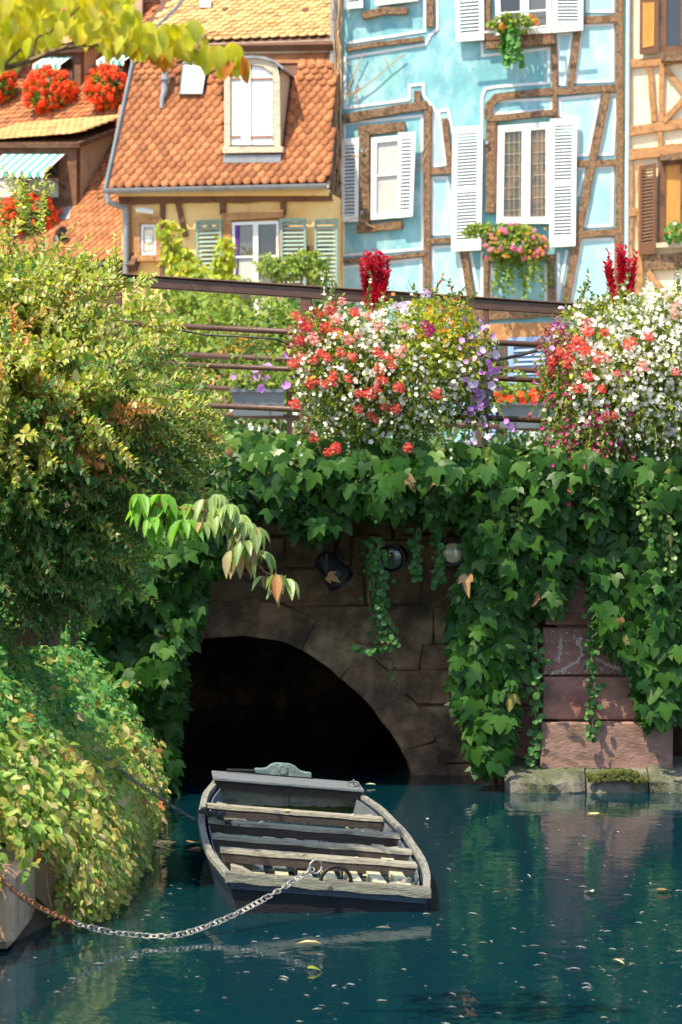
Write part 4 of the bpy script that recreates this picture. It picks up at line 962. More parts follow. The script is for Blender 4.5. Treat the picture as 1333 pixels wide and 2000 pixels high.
for nm, c_, Y_, rx_, rz_, nf in (('crowning the middle dormer sill', (97, 176), 35.2, .37, .30, 120), ('beside the grey roof flashing', (210, 172), 35.1, .30, .29, 100), ('at the picture edge under the third dormer', (2, 165), 35.3, .20, .26, 40), ('under the large striped awning', (58, 418), 34.2, .40, .26, 60)):
    flowerbox('geranium_box', 'box of scarlet geraniums ' + nm, c_, rl(c_[0], c_[1]+ (38 if c_[1] < 300 else 30)).y - .10, rx_, rz_, .22, 'garden', 'redf', 700, nf, .050, ls=.06, group='geranium boxes on the orange roof')
# ================================================================ railings
YR = 17.32
def bar(mb, x0, y0, x1, y1, Y, r, k=10): mb.tube([px(x0, y0, Y), px((x0+x1)/2, (y0+y1)/2, Y), px(x1, y1, Y)], r, k); return mb
nr = thing('railing', 'brown iron railing of round bars carrying the two big flower baskets', 'railing', (0, YR, 2.2))
def topy(x): return 547 + (x-230)*.0655
X1 = 1500
def slab(mb, x0, x1, dy0, dy1, Y0, Y1):
    a = [px(x0, topy(x0)+dy0, YR), px(x1, topy(x1)+dy0, YR), px(x1, topy(x1)+dy1, YR), px(x0, topy(x0)+dy1, YR)]
    mb.hexa([Vector((p.x, Y0, p.z)) for p in a], [Vector((p.x, Y1, p.z)) for p in a])
mb = MB(); slab(mb, 222, X1, -9, 12, YR-.035, YR+.035); obj('top_rail', mb, M['rail'], nr, bevel=.006)
mb = MB(); slab(mb, 219, X1, -13, -9.2, YR-.05, YR+.05); obj('handrail_cap', mb, M['rail'], nr, bevel=.005)
for (x0, y0, sl_, r) in ((234, 631, .052, .021), (234, 706, .045, .019), (234, 784, .045, .021), (590, 866, .045, .014)):
    obj('bar', bar(MB(), x0, y0, X1, y0+(X1-x0)*sl_, YR, r), M['rail'], nr, smooth=True)
for x in (228, 598, 950, 1273, 1490):
    t_ = topy(x)+10; g = 905; w = 11 if x != 950 else 5
    a, b = px(x-w, t_, YR), px(x+w, g, YR); mb = MB(); mb.box(((a.x+b.x)/2, YR, (a.z+b.z)/2), (b.x-a.x, .055, a.z-b.z))
    po = obj('post', mb, M['rail_red'], nr, bevel=.005)
    if w == 11:
        c0 = px(x, 842+(x-598)*.04, YR); mb = MB(); mb.box(c0, (.092, .08, .022)); mb.box(c0 - Vector((0, 0, .10)), (.10, .09, .10)); obj('collar', mb, M['rail_red'], po)
mb = MB(); mb.tube([px(x, y, YR-.04) for x, y in ((330, 641), (400, 654), (480, 658), (540, 662), (575, 678), (640, 690))], .007, 5); tag(obj('cable', mb, M['black']), 'thin dark cable sagging under the second railing bar', 'cable')
YF = 23.5
fr_ = thing('far_railing', 'farther brown railing across the bridge with flower troughs', 'railing', (0, YF, 2.2))
for (x0, y0, r) in ((300, 690, .028), (300, 752, .024), (300, 803, .026), (300, 868, .02)):
    obj('bar', bar(MB(), x0, y0, 1500, y0+1200*.0455, YF, r), M['rail'], fr_, smooth=True)
for x in (303, 566, 936, 1300):
    a, b = px(x-5, 690+(x-300)*.045, YF), px(x+5, 930, YF); mb = MB(); mb.box(((a.x+b.x)/2, YF, (a.z+b.z)/2), (b.x-a.x, .045, a.z-b.z)); po = obj('post', mb, M['rail'], fr_)
mb = MB(); c0 = px(303, 682, YF); mb.lathe(c0, [(.052*math.sin(math.pi*i/8)+.001, -.052*math.cos(math.pi*i/8)) for i in range(9)], (0, 0, 1), 14); obj('ball_finial', mb, M['rail'], fr_, smooth=True)
def trough(x0, x1, y0, y1, lab, flm, n):
    a, b = px(x0, y0, YF-.16), px(x1, y1, YF-.16); c = (a+b)/2; t = thing('flower_trough', lab, 'planter', c, 'flower troughs on the far railing'); w, h = (b.x-a.x)/2, (a.z-b.z)/2
    mb = MB(); mb.hexa([c+Vector(p) for p in ((-w*.95, -.09, -h), (w*.95, -.09, -h), (w*.95, .09, -h), (-w*.95, .09, -h))], [c+Vector(p) for p in ((-w, -.11, h), (w, -.11, h), (w, .11, h), (-w, .11, h))]); obj('trough', mb, M['planter'], t)
    mb = MB()
    for p in ((0, -.125, h), (0, .125, h)): mb.box(c+Vector(p), (2*w+.03, .025, .03))
    obj('rim', mb, M['planter'], t)
    L_ = []; F_ = []
    for i in range(420): p = c + Vector((U(-w, w)*1.1, U(-.15, .15), h + abs(G(0, .13)))); L_.append(frame(p, rv() + Vector((0, 0, .5)), rv() + Vector((0, -1, .5)), U(.04, .08)))
    for i in range(n): p = c + Vector((U(-w, w)*1.1, U(-.2, 0), h + abs(G(.05, .12)))); F_.append(frame(p, rv(), Vector((0, -1, .4))+rv(.3), U(.03, .05)))
    scatter('foliage', OVATE, L_, M['garden'], t); scatter('blossom', PETUNIA, F_, M[flm], t)
trough(455, 556, 764, 812, 'grey flower trough with purple petunias on the farther railing', 'purplef', 16)
trough(975, 1090, 790, 836, 'grey flower trough with red geraniums on the farther railing', 'redf', 34)

# ================================================================ garden behind the bridge
def shrub(name, lab, blobs, leafm, n, ls, tm=OVATE, group=None, trunk=True, cat='shrub', fl=None, droop=.5):
    """blobs: (px, py, Y, rx, rz, ry) in metres"""
    c = px(blobs[0][0], 1000, blobs[0][2]); c.z = 2.2; t = thing(name, lab, cat, c, group); L_ = []; tot = sum(b[3]*b[4] for b in blobs); F_ = []
    for (x, y, Y, rx, rz, ry) in blobs:
        cc = px(x, y, Y)
        for i in range(int(n*rx*rz/tot)):
            d = rv().normalized(); r = U(.3, 1)**.45*(1 + .14*math.sin(d.x*7+d.z*9)); p = cc + Vector((d.x*rx, d.y*ry, d.z*rz))*r
            L_.append(frame(p, d*.7 + Vector((0, -.1, -droop)) + rv(.5), Vector((0, -.4, .7)) + d*.5 + rv(.4), ls*U(.6, 1.3)))
        if fl:
            for i in range(int(fl[1]*rx*rz/tot)):
                d = rv().normalized(); p = cc + Vector((d.x*rx, -abs(d.y)*ry, d.z*rz))*U(.95, 1.1); F_.append(frame(p, rv(), d + Vector((0, -.8, .3)), fl[2]*U(.7, 1.3)))
    scatter('foliage', tm, L_, M[leafm], t)
    if F_: scatter('blossom', WHITE5, F_, M[fl[0]], t)
    if trunk:
        mb = MB()
        for b in blobs:
            cc = px(*b[:3]); mb.tube([Vector((c.x + G(0, .1), c.y, 2.2)), Vector((c.x*.5+cc.x*.5 + G(0, .1), cc.y, 2.2*.4+cc.z*.6)), cc], [.05, .035, .015], 6)
        obj('trunk', mb, M['bark'], t)
    return t
shrub('garden_shrub', 'light green leafy shrub below the small window of the cream house', [(330, 640, 30, .65, .5, .5), (400, 600, 30, .4, .35, .4), (300, 740, 29, .8, .7, .5)], 'garden', 3000, .095)
shrub('garden_shrub', 'dense green shrub in front of the glazed door of the cream house', [(480, 640, 29, .65, .55, .5), (430, 720, 28.5, .8, .8, .5), (540, 700, 28.5, .6, .7, .5)], 'garden', 3800, .085)
shrub('garden_shrub', 'dark green shrub beside the drainpipe behind the flower basket', [(600, 640, 30, .5, .4, .5), (640, 700, 29, .5, .8, .5)], 'garden_dk', 2600, .10)
shrub('garden_shrub', 'low dark planting with small white flowers behind the lower bars', [(500, 850, 25.2, .8, .30, .4), (380, 850, 25.5, .8, .3, .4), (640, 850, 25.2, .8, .35, .4)], 'garden_dk', 2600, .07, fl=('wflower', 90, .03), trunk=False)
shrub('garden_shrub', 'low planting with white flowers between the two baskets', [(930, 850, 25.2, .7, .26, .4), (1180, 860, 25.2, .8, .3, .4)], 'garden_dk', 1800, .07, fl=('wflower', 90, .03), trunk=False)
shrub('garden_shrub', 'pale pink and orange flowering shrub beyond the railing beside the shrubs', [(475, 680, 26.5, .28, .2, .25)], 'basket_leaf', 900, .05, fl=('amber', 70, .02), trunk=False)
shrub('climbing_vine', 'pale green vine climbing the cream wall beside the green shutter', [(335, 470, 34.3, .12, .30, .1), (355, 520, 34.3, .25, .28, .15), (380, 560, 34.2, .3, .3, .2), (318, 448, 34.3, .1, .12, .1)], 'lime', 620, .10, tm=BROAD, cat='climbing plant', droop=.8)
shrub('climbing_vine', 'vine with green and yellow leaves covering the foot of the door post', [(440, 500, 34.2, .14, .28, .1), (425, 560, 34.2, .30, .3, .15)], 'lime', 460, .10, tm=BROAD, cat='climbing plant', droop=.8)
shrub('small_tree', 'small twisted tree with clumped leaves against the green shutter', [(560, 525, 33.2, .26, .14, .2), (600, 510, 33.2, .28, .14, .2), (525, 515, 33.2, .16, .12, .2), (622, 530, 33.2, .14, .16, .2)], 'garden', 900, .075, cat='tree')
t = thing('white_blind', 'bright white cloth seen low between the two flower baskets', 'cloth', px(1070, 850, 25.8)); a = px(1030, 835, 25.8); b = px(1110, 900, 25.8)
mb = MB(); q = [Vector((a.x + (b.x-a.x)*i/12, 25.8 + .03*math.sin(i*1.9), 0)) for i in range(13)]
for p0, p1 in zip(q, q[1:]): mb.poly([p0 + Vector((0, 0, b.z)), p1 + Vector((0, 0, b.z)), p1 + Vector((0, 0, a.z)), p0 + Vector((0, 0, a.z))])
obj('cloth', mb, M['awning_w'], t, smooth=True)

# ================================================================ flower baskets on the railing
def basket(name, lab, blobs, n_leaf, tones, coral, flowers, plume, arm, trails=()):
    """flowers: (material, template, count, size, weight(px,py)) ; tones: weight of lime foliage"""
    c = px(*blobs[0][:2], YR); t = thing(name, lab, 'flower basket', c)
    B_ = [(px(x, y, Y), rx, rz, ry) for x, y, Y, rx, rz, ry in blobs]; wt = [b[1]*b[2] for b in B_]
    def shell(lo, hi, front=False):
        while True:
            cc, rx, rz, ry = random.choices(B_, wt)[0]; d = rv().normalized()
            if front and d.y > .25: d.y = -d.y
            k_ = 1 + .10*math.sin(d.x*9+cc.x*7)*math.sin(d.z*8+cc.z*5) + .07*math.sin(d.x*17+d.z*13); p = cc + Vector((d.x*rx, d.y*ry, d.z*rz))*U(lo, hi)*k_
            return p, d
    Lf = {'basket_leaf': [], 'lime': [], 'garden_dk': []}
    for i in range(n_leaf):
        r_ = U(0, 1)**.5; p, d = shell(.35+.65*r_ - .02, .36+.68*r_); x, y = proj(p)
        k = 'lime' if random.random() < tones(x, y) else 'garden_dk' if random.random() < .25 else 'basket_leaf'
        Lf[k].append(frame(p, d + Vector((0, -.2, -.5)) + rv(.6), d + Vector((0, -.4, .6)) + rv(.5), U(.022, .050)))
    for k in Lf: scatter('foliage', SMALL if k != 'lime' else OVATE, Lf[k], M[k], t)
    # fine stems sticking out
    mb = MB()
    for i in range(420):
        p, d = shell(.7, .95, True); q = p + (d + Vector((0, -.2, U(-.6, .8))) + rv(.3)).normalized()*U(.08, .20); mb.tube([p, (p+q)/2 + rv(.012), q], .0018, 3, False)
    obj('stems', mb, M['garden'], t, 'stuff')
    def onfront(x, y):
        best = None
        for cc, rx, rz, ry in B_:
            q = px(x, y, cc.y); k = 1 - ((q.x-cc.x)/rx)**2 - ((q.z-cc.z)/rz)**2
            if k > 0:
                Y = cc.y - ry*math.sqrt(k)
                if best is None or Y < best: best = Y
        return px(x, y, (best if best is not None else 16.66) - .03)
    for m_, L_ in coral.items():
        Ms = []
        for x, y in L_:
            for k in range(random.choice((1, 2, 2))):
                p = onfront(x + (G(0, 9) if k else 0), y + (G(0, 6) if k else 0)); Ms.append(frame(p, Vector((1, 0, G(0, .3))), Vector((G(0, .3), -1, .6)), U(.028, .042)))
        pieces('flower_head', UMBEL, Ms, M[m_], t, 200)
    for m_, tm, n, s_, wf, np_ in flowers:
        Ms = []; g = 0
        while len(Ms) < n and g < n*60:
            g += 1; p, d = shell(.93, 1.10, True); x, y = proj(p)
            if random.random() > wf(x, y): continue
            Ms.append(frame(p + Vector((0, -.01, 0)), rv(), d + Vector((0, -.9, .35)) + rv(.35), s_*U(.7, 1.25)))
        pieces('flower', tm, Ms, M[m_], t, np_, None, 'blossom')
    # trailing stems with small leaves, and wiry flowering stems above
    Ls, Fs = [], []; mt = MB()
    for m_, n_, x0, x1, y0, y1, dn, fm in trails:
        Fs = []
        for i in range(n_):
            x, y = U(x0, x1), U(y0, y1); p = onfront(x, y) + Vector((0, U(0, .15), 0)); d = Vector((U(-.5, .5), U(-.4, .1), -.3*dn)); P = [p]
            for j in range(random.randint(7, 15)):
                d = (d + Vector((G(0, .16), G(0, .12), -.14*dn))).normalized(); p = p + d*.020; P.append(p)
                for _ in range(2): Ls.append(frame(p, d + rv(.8), Vector((0, -1, .4)) + rv(.5), U(.016, .034)))
                if random.random() < .22: Fs.append(frame(p + Vector((0, -.012, 0)), rv(), Vector((0, -1, .3)) + rv(.4), fm*U(.7, 1.2)))
            mt.tube(P, .0018, 3, False)
        scatter('blossom', PETUNIA if m_ in ('magenta', 'purplef') else WHITE5, Fs, M[m_], t)
    scatter('trailing_foliage', OVATE, Ls, M['basket_leaf'], t); obj('trailing_stem', mt, M['garden'], t, 'stuff')
    # red plume plant
    Pm = []; mb = MB()
    for x, y0, y1, w in plume:
        for k in range(30):
            u_ = U(-1, 1); ph = U(.55, .9) if abs(u_) > .6 else U(.7, 1); x0_ = x + u_*w*.5; xt = x + u_*w*.95; yt = y1 + (y0-y1)*ph
            P = [px(x0_, y1+10, YR - .12 + U(-.10, .10)), px((x0_+xt)/2, (y1+yt)/2, YR-.14), px(xt, yt, YR-.14 + U(-.08, .08))]; mb.tube(P, [.006, .005, .002], 5)
            for j in range(34):
                f = .12 + .88*j/34; q = P[0].lerp(P[1], f*2) if f < .5 else P[1].lerp(P[2], f*2-1); a_ = j*2.4
                d = Vector((math.cos(a_), math.sin(a_), .9 + U(-.3, .7))); Pm.append(frame(q, d, Vector((-math.cos(a_)*.8, -math.sin(a_)*.8, 1)), U(.045, .075)*(1.0-.25*f), .09))
    obj('plume_stem', mb, M['amaranth'], t, 'stuff'); pieces('plume_leaf', BLADE, Pm, M['amaranth'], t, 0, None, 'plume')
    if arm:
        mb = MB(); mb.tube([px(*a_) for a_ in arm], .012, 8); obj('bracket', mb, M['black'], t)
    mb = MB(); mb.lathe(px(blobs[0][0], blobs[0][1]+10, YR-.22), [(.04, -.2), (.20, -.12), (.28, .05), (.29, .06), (.26, .05)], (0, 0, 1), 18); obj('bowl', mb, M['black'], t)
    return t
g2 = lambda x, y, cx, cy, r: math.exp(-((x-cx)**2+(y-cy)**2)/(2*r*r))
basket('flower_basket', 'basket of coral geraniums, white flowers and purple petunias with yellow green top',
       [(700, 730, 17.0, .43, .40, .40), (790, 720, 16.95, .44, .44, .42), (880, 710, 17.02, .30, .36, .36), (850, 640, 17.1, .28, .22, .30), (640, 680, 17.08, .24, .28, .30), (740, 820, 17.0, .36, .20, .3), (925, 740, 17.1, .15, .28, .2)],
       15000, lambda x, y: .85*g2(x, y, 870, 620, 60) + .25,
       {'coral': [(600, 640), (650, 600), (690, 610), (625, 690), (665, 690), (600, 750), (575, 715), (640, 700), (680, 740), (740, 720), (765, 715), (745, 740), (700, 770), (780, 755), (855, 768), (735, 820), (770, 800), (750, 795), (650, 840), (612, 857), (640, 885), (655, 878), (798, 873), (640, 640), (585, 665), (640, 752), (700, 800), (620, 612), (590, 628), (612, 705), (590, 700), (648, 745), (760, 700), (655, 655), (606, 752), (718, 770), (735, 760), (690, 700), (745, 695), (575, 790)],
        'pinkwhite': [(668, 590), (700, 655), (635, 605), (660, 625), (720, 620), (740, 640), (610, 660), (780, 690), (790, 640), (680, 665)],
        'magenta': [(830, 635), (838, 645)], 'lilac': [(775, 600), (790, 597), (830, 575)]},
       [('wflower', WHITE5, 900, .0155, lambda x, y: .25 + .9*g2(x, y, 740, 660, 60) + .9*g2(x, y, 815, 745, 60) + .5*g2(x, y, 620, 740, 50) - .9*g2(x, y, 880, 620, 60), 0),
        ('wflower', WCLUS, 60, .026, lambda x, y: .1 + g2(x, y, 740, 650, 50) + g2(x, y, 800, 760, 50), 60),
        ('amber', WHITE5, 160, .014, lambda x, y: g2(x, y, 880, 610, 80), 0),
        ('purplef', PETUNIA, 46, .028, lambda x, y: (g2(x, y, 965, 730, 50) + g2(x, y, 945, 660, 35) + .3*g2(x, y, 940, 840, 40))*(x > 895), 62), ('lilac', PETUNIA, 14, .034, lambda x, y: (x > 880)*(g2(x, y, 950, 700, 60)+g2(x, y, 920, 830, 30)), 14), ('maroonf', BLADE, 260, .05, lambda x, y: g2(x, y, 575, 650, 26), 0)],
       [(732, 488, 600, 34)], [(905, 690, 17.1), (960, 706, 17.2), (1010, 695, 17.3), (1050, 684, 17.3)],
       (('purplef', 12, 920, 975, 660, 790, 1, .022), ('wflower', 34, 600, 900, 780, 850, 1, .012), ('lilac', 8, 900, 950, 800, 830, 1, .022), ('coral', 12, 800, 960, 590, 630, -.5, .010), ('wflower', 30, 580, 640, 640, 800, 1, .012), ('wflower', 10, 600, 720, 600, 630, -.5, .012)))
basket('flower_basket', 'basket crowded with small white flowers, coral geraniums and magenta trails',
       [(1230, 740, 17.0, .54, .48, .45), (1310, 700, 17.0, .50, .46, .42), (1150, 700, 17.08, .32, .36, .32), (1170, 800, 17.0, .36, .36, .34), (1175, 885, 16.90, .26, .26, .24), (1120, 890, 16.9, .14, .14, .14), (1240, 620, 17.1, .44, .16, .3), (1330, 800, 17.0, .4, .25, .35)],
       17000, lambda x, y: .45*g2(x, y, 1200, 620, 120) + .15,
       {'coral': [(1130, 665), (1118, 680), (1140, 690), (1165, 705), (1147, 735), (1175, 760), (1205, 730), (1268, 658), (1233, 668), (1320, 728), (1075, 720), (1080, 705), (1130, 760), (1172, 940), (1200, 810), (1090, 690), (1110, 700), (1150, 650), (1180, 650), (1075, 730)], 'pinkwhite': [(1320, 600), (1180, 700), (1250, 720), (1145, 632)]},
       [('wflower', WHITE5, 1700, .0165, lambda x, y: (.15 + g2(x, y, 1260, 700, 110))*(y < 860)*(1 if x > 1120 else .25), 0),
        ('wflower', WCLUS, 150, .030, lambda x, y: (.1 + g2(x, y, 1270, 670, 90))*(y < 840)*(x > 1110), 150),
        ('magenta', PETUNIA, 150, .017, lambda x, y: (x < 1240)*(.2*g2(x, y, 1090, 760, 70) + g2(x, y, 1150, 870, 60) + .6*g2(x, y, 1110, 910, 30)), 150),
        ('purplef', PETUNIA, 14, .022, lambda x, y: g2(x, y, 1075, 650, 30), 14), ('lilac', PETUNIA, 12, .035, lambda x, y: g2(x, y, 1318, 850, 25), 12),
        ('maroonf', BLADE, 500, .045, lambda x, y: g2(x, y, 1080, 668, 28), 0)],
       [(1215, 476, 600, 36)], None,
       (('magenta', 60, 1070, 1240, 800, 920, 1, .015), ('magenta', 26, 1055, 1110, 680, 800, 1, .014), ('wflower', 36, 1110, 1400, 600, 650, -.6, .013), ('wflower', 40, 1200, 1400, 800, 860, 1, .013)))

# ================================================================ ivy on the bridge
P1_ = [(330, 868), (420, 862), (600, 872), (760, 876), (900, 885), (1060, 892), (1400, 892), (1400, 1180), (1310, 1250), (1245, 1285), (1185, 1225), (1150, 1120), (1118, 1110), (1105, 1165), (1065, 1215), (1020, 1195), (985, 1130), (920, 1080), (905, 1040), (870, 1028), (800, 1008), (740, 1022), (690, 1010), (640, 1050), (595, 1068), (560, 1030), (500, 1000), (440, 990), (330, 1010)]
P2_ = [(930, 1060), (1010, 1080), (1022, 1180), (1024, 1290), (1000, 1390), (990, 1490), (945, 1518), (912, 1450), (888, 1330), (890, 1200)]
P3_ = [(1165, 1150), (1400, 1150), (1400, 1300), (1328, 1400), (1262, 1425), (1244, 1330), (1180, 1245)]
P4_ = [(150, 1000), (470, 1000), (430, 1110), (385, 1170), (375, 1240), (345, 1290), (352, 1400), (330, 1470), (345, 1575), (240, 1560), (190, 1350), (140, 1200)]
iv = thing('ivy', 'large leaved ivy draped over the bridge parapet and hanging round the arch', 'ivy', (0, 17, 2.2))
Ms, Mt, M2 = [], [], []
def ivyleaves(P, n, Yf, ys, s0, s1, front):
    xs = [p[0] for p in P]; yy = [p[1] for p in P]; k = 0
    while k < n:
        x, y = U(min(xs), max(xs)), U(min(yy), max(yy))
        if not inpoly(x + G(0, 6), y + G(0, 6), P): continue
        k += 1; Y = Yf(x, y) - abs(G(0, ys)); p = px(x, y - 16, Y)
        # shingle: tip down and out, blade facing out and up
        tip = Vector((G(0, .42), -.25 + G(0, .25), -1)); nrm = Vector((G(0, .32), -1, .28 + G(0, .26))); s = U(s0, s1)
        Mx = frame(p, tip, nrm, s)
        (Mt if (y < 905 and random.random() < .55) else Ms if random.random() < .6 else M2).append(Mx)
bulge = lambda x, y: 17.10 - .20*math.exp(-((y-935)/60)**2) - .05*math.sin(x*.021+y*.017) - .06*math.sin(x*.06)
ivyleaves(P1_, 4900, bulge, .15, .062, .135, True)
ivyleaves(P2_, 1000, lambda x, y: 17.12 - .10*math.sin((x-870)/160*3.14), .08, .065, .145, True)
ivyleaves(P3_, 1000, lambda x, y: 16.98 - .04*math.sin(x*.05), .09, .07, .145, True)
ivyleaves(P4_, 2900, lambda x, y: 16.98 - .16*math.sin(y*.03+x*.02), .15, .06, .14, True)
for i in range(900):     # over the top edge
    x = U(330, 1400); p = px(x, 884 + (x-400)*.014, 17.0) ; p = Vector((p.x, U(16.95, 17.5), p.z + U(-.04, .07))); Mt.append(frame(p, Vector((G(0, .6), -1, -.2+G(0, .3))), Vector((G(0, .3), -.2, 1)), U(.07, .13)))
key = lambda Mx: (Mx[1][3] + random.random()*.15)
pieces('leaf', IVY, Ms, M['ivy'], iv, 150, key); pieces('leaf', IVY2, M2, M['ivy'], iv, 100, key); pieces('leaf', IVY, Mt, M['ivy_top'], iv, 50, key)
Db, Dr = [], []
for Mx in random.sample(Ms + M2, 130):
    Nx = Mx.copy()
    for i in range(3): Nx[i][0] *= U(.45, .8); Nx[i][3] += (-.03 if i == 1 else 0); Nx[i][2] *= 2.2
    (Db if random.random() < .6 else Dr).append(Nx)
pieces('withered_leaf', IVY, Db[:60], M['brownleaf'], iv, 60); pieces('yellowing_leaf', IVY2, Dr, M['bank_ye'], iv, 60)
mb = MB()
for i in range(50):
    reg = random.choice((P2_, P3_, P4_)); c0 = random.choice(reg); x, y = c0[0]*.6 + 400 if reg is P1_ else sum(p[0] for p in reg)/len(reg) + G(0, 30), U(900, 1040) if reg is P1_ else U(1080, 1300)
    P = [px(x, y, 17.08)]
    for j in range(6): x += G(0, 8); y += 22; P.append(px(x, y, 17.08 - U(0, .05)))
    mb.tube(P, .005, 4)
obj('stem', mb, M['bark_red'], iv, 'stuff')
# small round-leaved strands hanging free
def strand(lab, pts, Y, n, s, m='creep', red=False, wd=.02):
    P = [px(x, y, Y) for x, y in pts]; Q = resample(P, n); t = thing('hanging_creeper', lab, 'creeper', P[0], 'thin creeper strands hanging from the bridge'); mb = MB(); mb.tube(resample(P, 24), .004, 4); obj('stem', mb, M['bark_red' if red else 'bark'], t); L_ = []
    for p in Q:
        for k in range(2): L_.append(frame(p + Vector((G(0, wd), G(0, wd), G(0, .01))), Vector((G(0, .8), G(0, .3)-.3, -.6)), Vector((G(0, .4), -1, .4)), s*U(.65, 1.25)))
    pieces('leaf', ROUND, L_, M[m], t, 60)
strand('creeper strand curling at its end beside the middle spotlight', [(738, 1050), (745, 1120), (750, 1200), (768, 1225), (768, 1250), (745, 1268), (720, 1268), (704, 1262)], 17.0, 46, .042)
strand('straight creeper strand hanging below the middle spotlight', [(722, 1050), (728, 1110), (735, 1190), (745, 1250)], 17.1, 44, .036)
strand('reddish bare tipped creeper strand in front of the arch stones', [(715, 1080), (722, 1180), (740, 1250), (768, 1290), (765, 1325)], 17.2, 12, .03, red=True)
strand('short creeper strand hanging between the two round spotlights', [(815, 1030), (812, 1090), (815, 1125)], 17.0, 22, .042)
strand('creeper strand hanging just beside the bright spotlight', [(855, 1035), (860, 1090), (852, 1145)], 17.0, 22, .042)
strand('long creeper strand hanging down the face of the sandstone pier', [(1152, 1150), (1162, 1200), (1155, 1260), (1160, 1330), (1156, 1390), (1160, 1440)], 16.95, 54, .040)
strand('creeper strand along the dark edge of the sandstone pier', [(1045, 1230), (1052, 1290), (1045, 1360), (1048, 1420), (1038, 1500)], 17.0, 44, .046)
strand('bright creeper strand over the ivy above the leaf column', [(1015, 940), (1012, 990), (1018, 1060)], 16.72, 24, .036, 'ivy_top')
strand('bright creeper strand at the picture edge above the pier', [(1252, 930), (1258, 1000), (1275, 1070)], 16.65, 34, .036, 'ivy_top')
strand('bright creeper strand beside the farthest leaves on the parapet', [(1290, 940), (1305, 1020), (1315, 1110)], 16.65, 34, .036, 'ivy_top')

# ================================================================ spotlights under the parapet
def spot(lab, x, y, Y, d, r, lens):
    c = px(x, y, Y); d = Vector(d).normalized(); t = thing('spotlight', lab, 'spotlight', c, 'black spotlights under the bridge parapet')
    mb = MB(); mb.lathe(c, [(r*.45, -.20), (r*.75, -.17), (r*.80, -.06), (r*.95, -.03), (r, .0), (r, .035), (r*.90, .035), (r*.86, .012)], d, 24); obj('housing', mb, M['black'], t)
    mb = MB(); mb.lathe(c, [(r*.86, .014), (r*.7, .024), (r*.3, .032), (.001, .034)], d, 24); obj('lens', mb, M[lens], t, smooth=True)
    mb = MB(); s_ = d.cross(Vector((0, 0, 1))).normalized()*r*1.12; u_ = Vector((0, 0, 1)); mb.tube([c + s_ - d*.05, c + s_ + u_*r*1.2 - d*.05, c - s_ + u_*r*1.2 - d*.05, c - s_ - d*.05], .010, 6); mb.tube([c + u_*r*1.2 - d*.05, c + u_*(r*1.2+.15) + Vector((0, .15, 0))], .014, 6); obj('bracket', mb, M['black'], t)
spot('bright glassed black spotlight beside the ivy column', 886, 1080, 17.25, (-.25, -1, .05), .088, 'lens')
spot('middle black spotlight with dark glass behind creeper leaves', 766, 1090, 17.25, (-.25, -1, -.10), .098, 'lens_dark')
spot('black spotlight pointing down with a dry leaf lying on it', 662, 1128, 17.3, (.62, -.35, -.75), .10, 'lens_dark')
M_ = frame(px(640, 1125, 17.12), (.9, -.2, -.3), (.1, -.8, .6), .09); o = bpy.data.objects.new('dry_leaf', npmesh('dry_leaf', np.array(IVY[0]), np.array(IVY[1]), M['brownleaf'])); COL.objects.link(o); o.matrix_world = M_; tag(o, 'curled dry brown leaf lying on the tilted spotlight', 'leaf')
# ================================================================ the boat
FC = Vector((-.06, 11.83, 0)); AX = Vector((-.278, 3.82, 0)).normalized(); LB = 3.83; BX = Vector((AX.y, -AX.x, 0))
HW = [(0, .46), (.25, .50), (.5, .53), (1, .56), (2, .565), (3, .52), (3.83, .42)]
def zg(s): return .138 + .060*s/LB
def bp(s, t, z): return FC + AX*s + BX*t + Vector((0, 0, z - t*.088))
M['bowwood'] = mat('grey_green_bow_wood', [(.17, .18, .14), (.27, .28, .22), (.10, .11, .09)], 8, .8, .8, 50, dirt=((.05, .055, .05), .45, 14), stretch=(.8, 5, 5))
boat = thing('rowing_boat', 'weathered flat bottomed wooden boat half full of water moored below the bridge', 'boat', FC)
def hw(s): 
    s = min(max(s, 0), LB); i = s/LB*24; return lerp(s, HW)
ST = [LB*i/24 for i in range(25)]
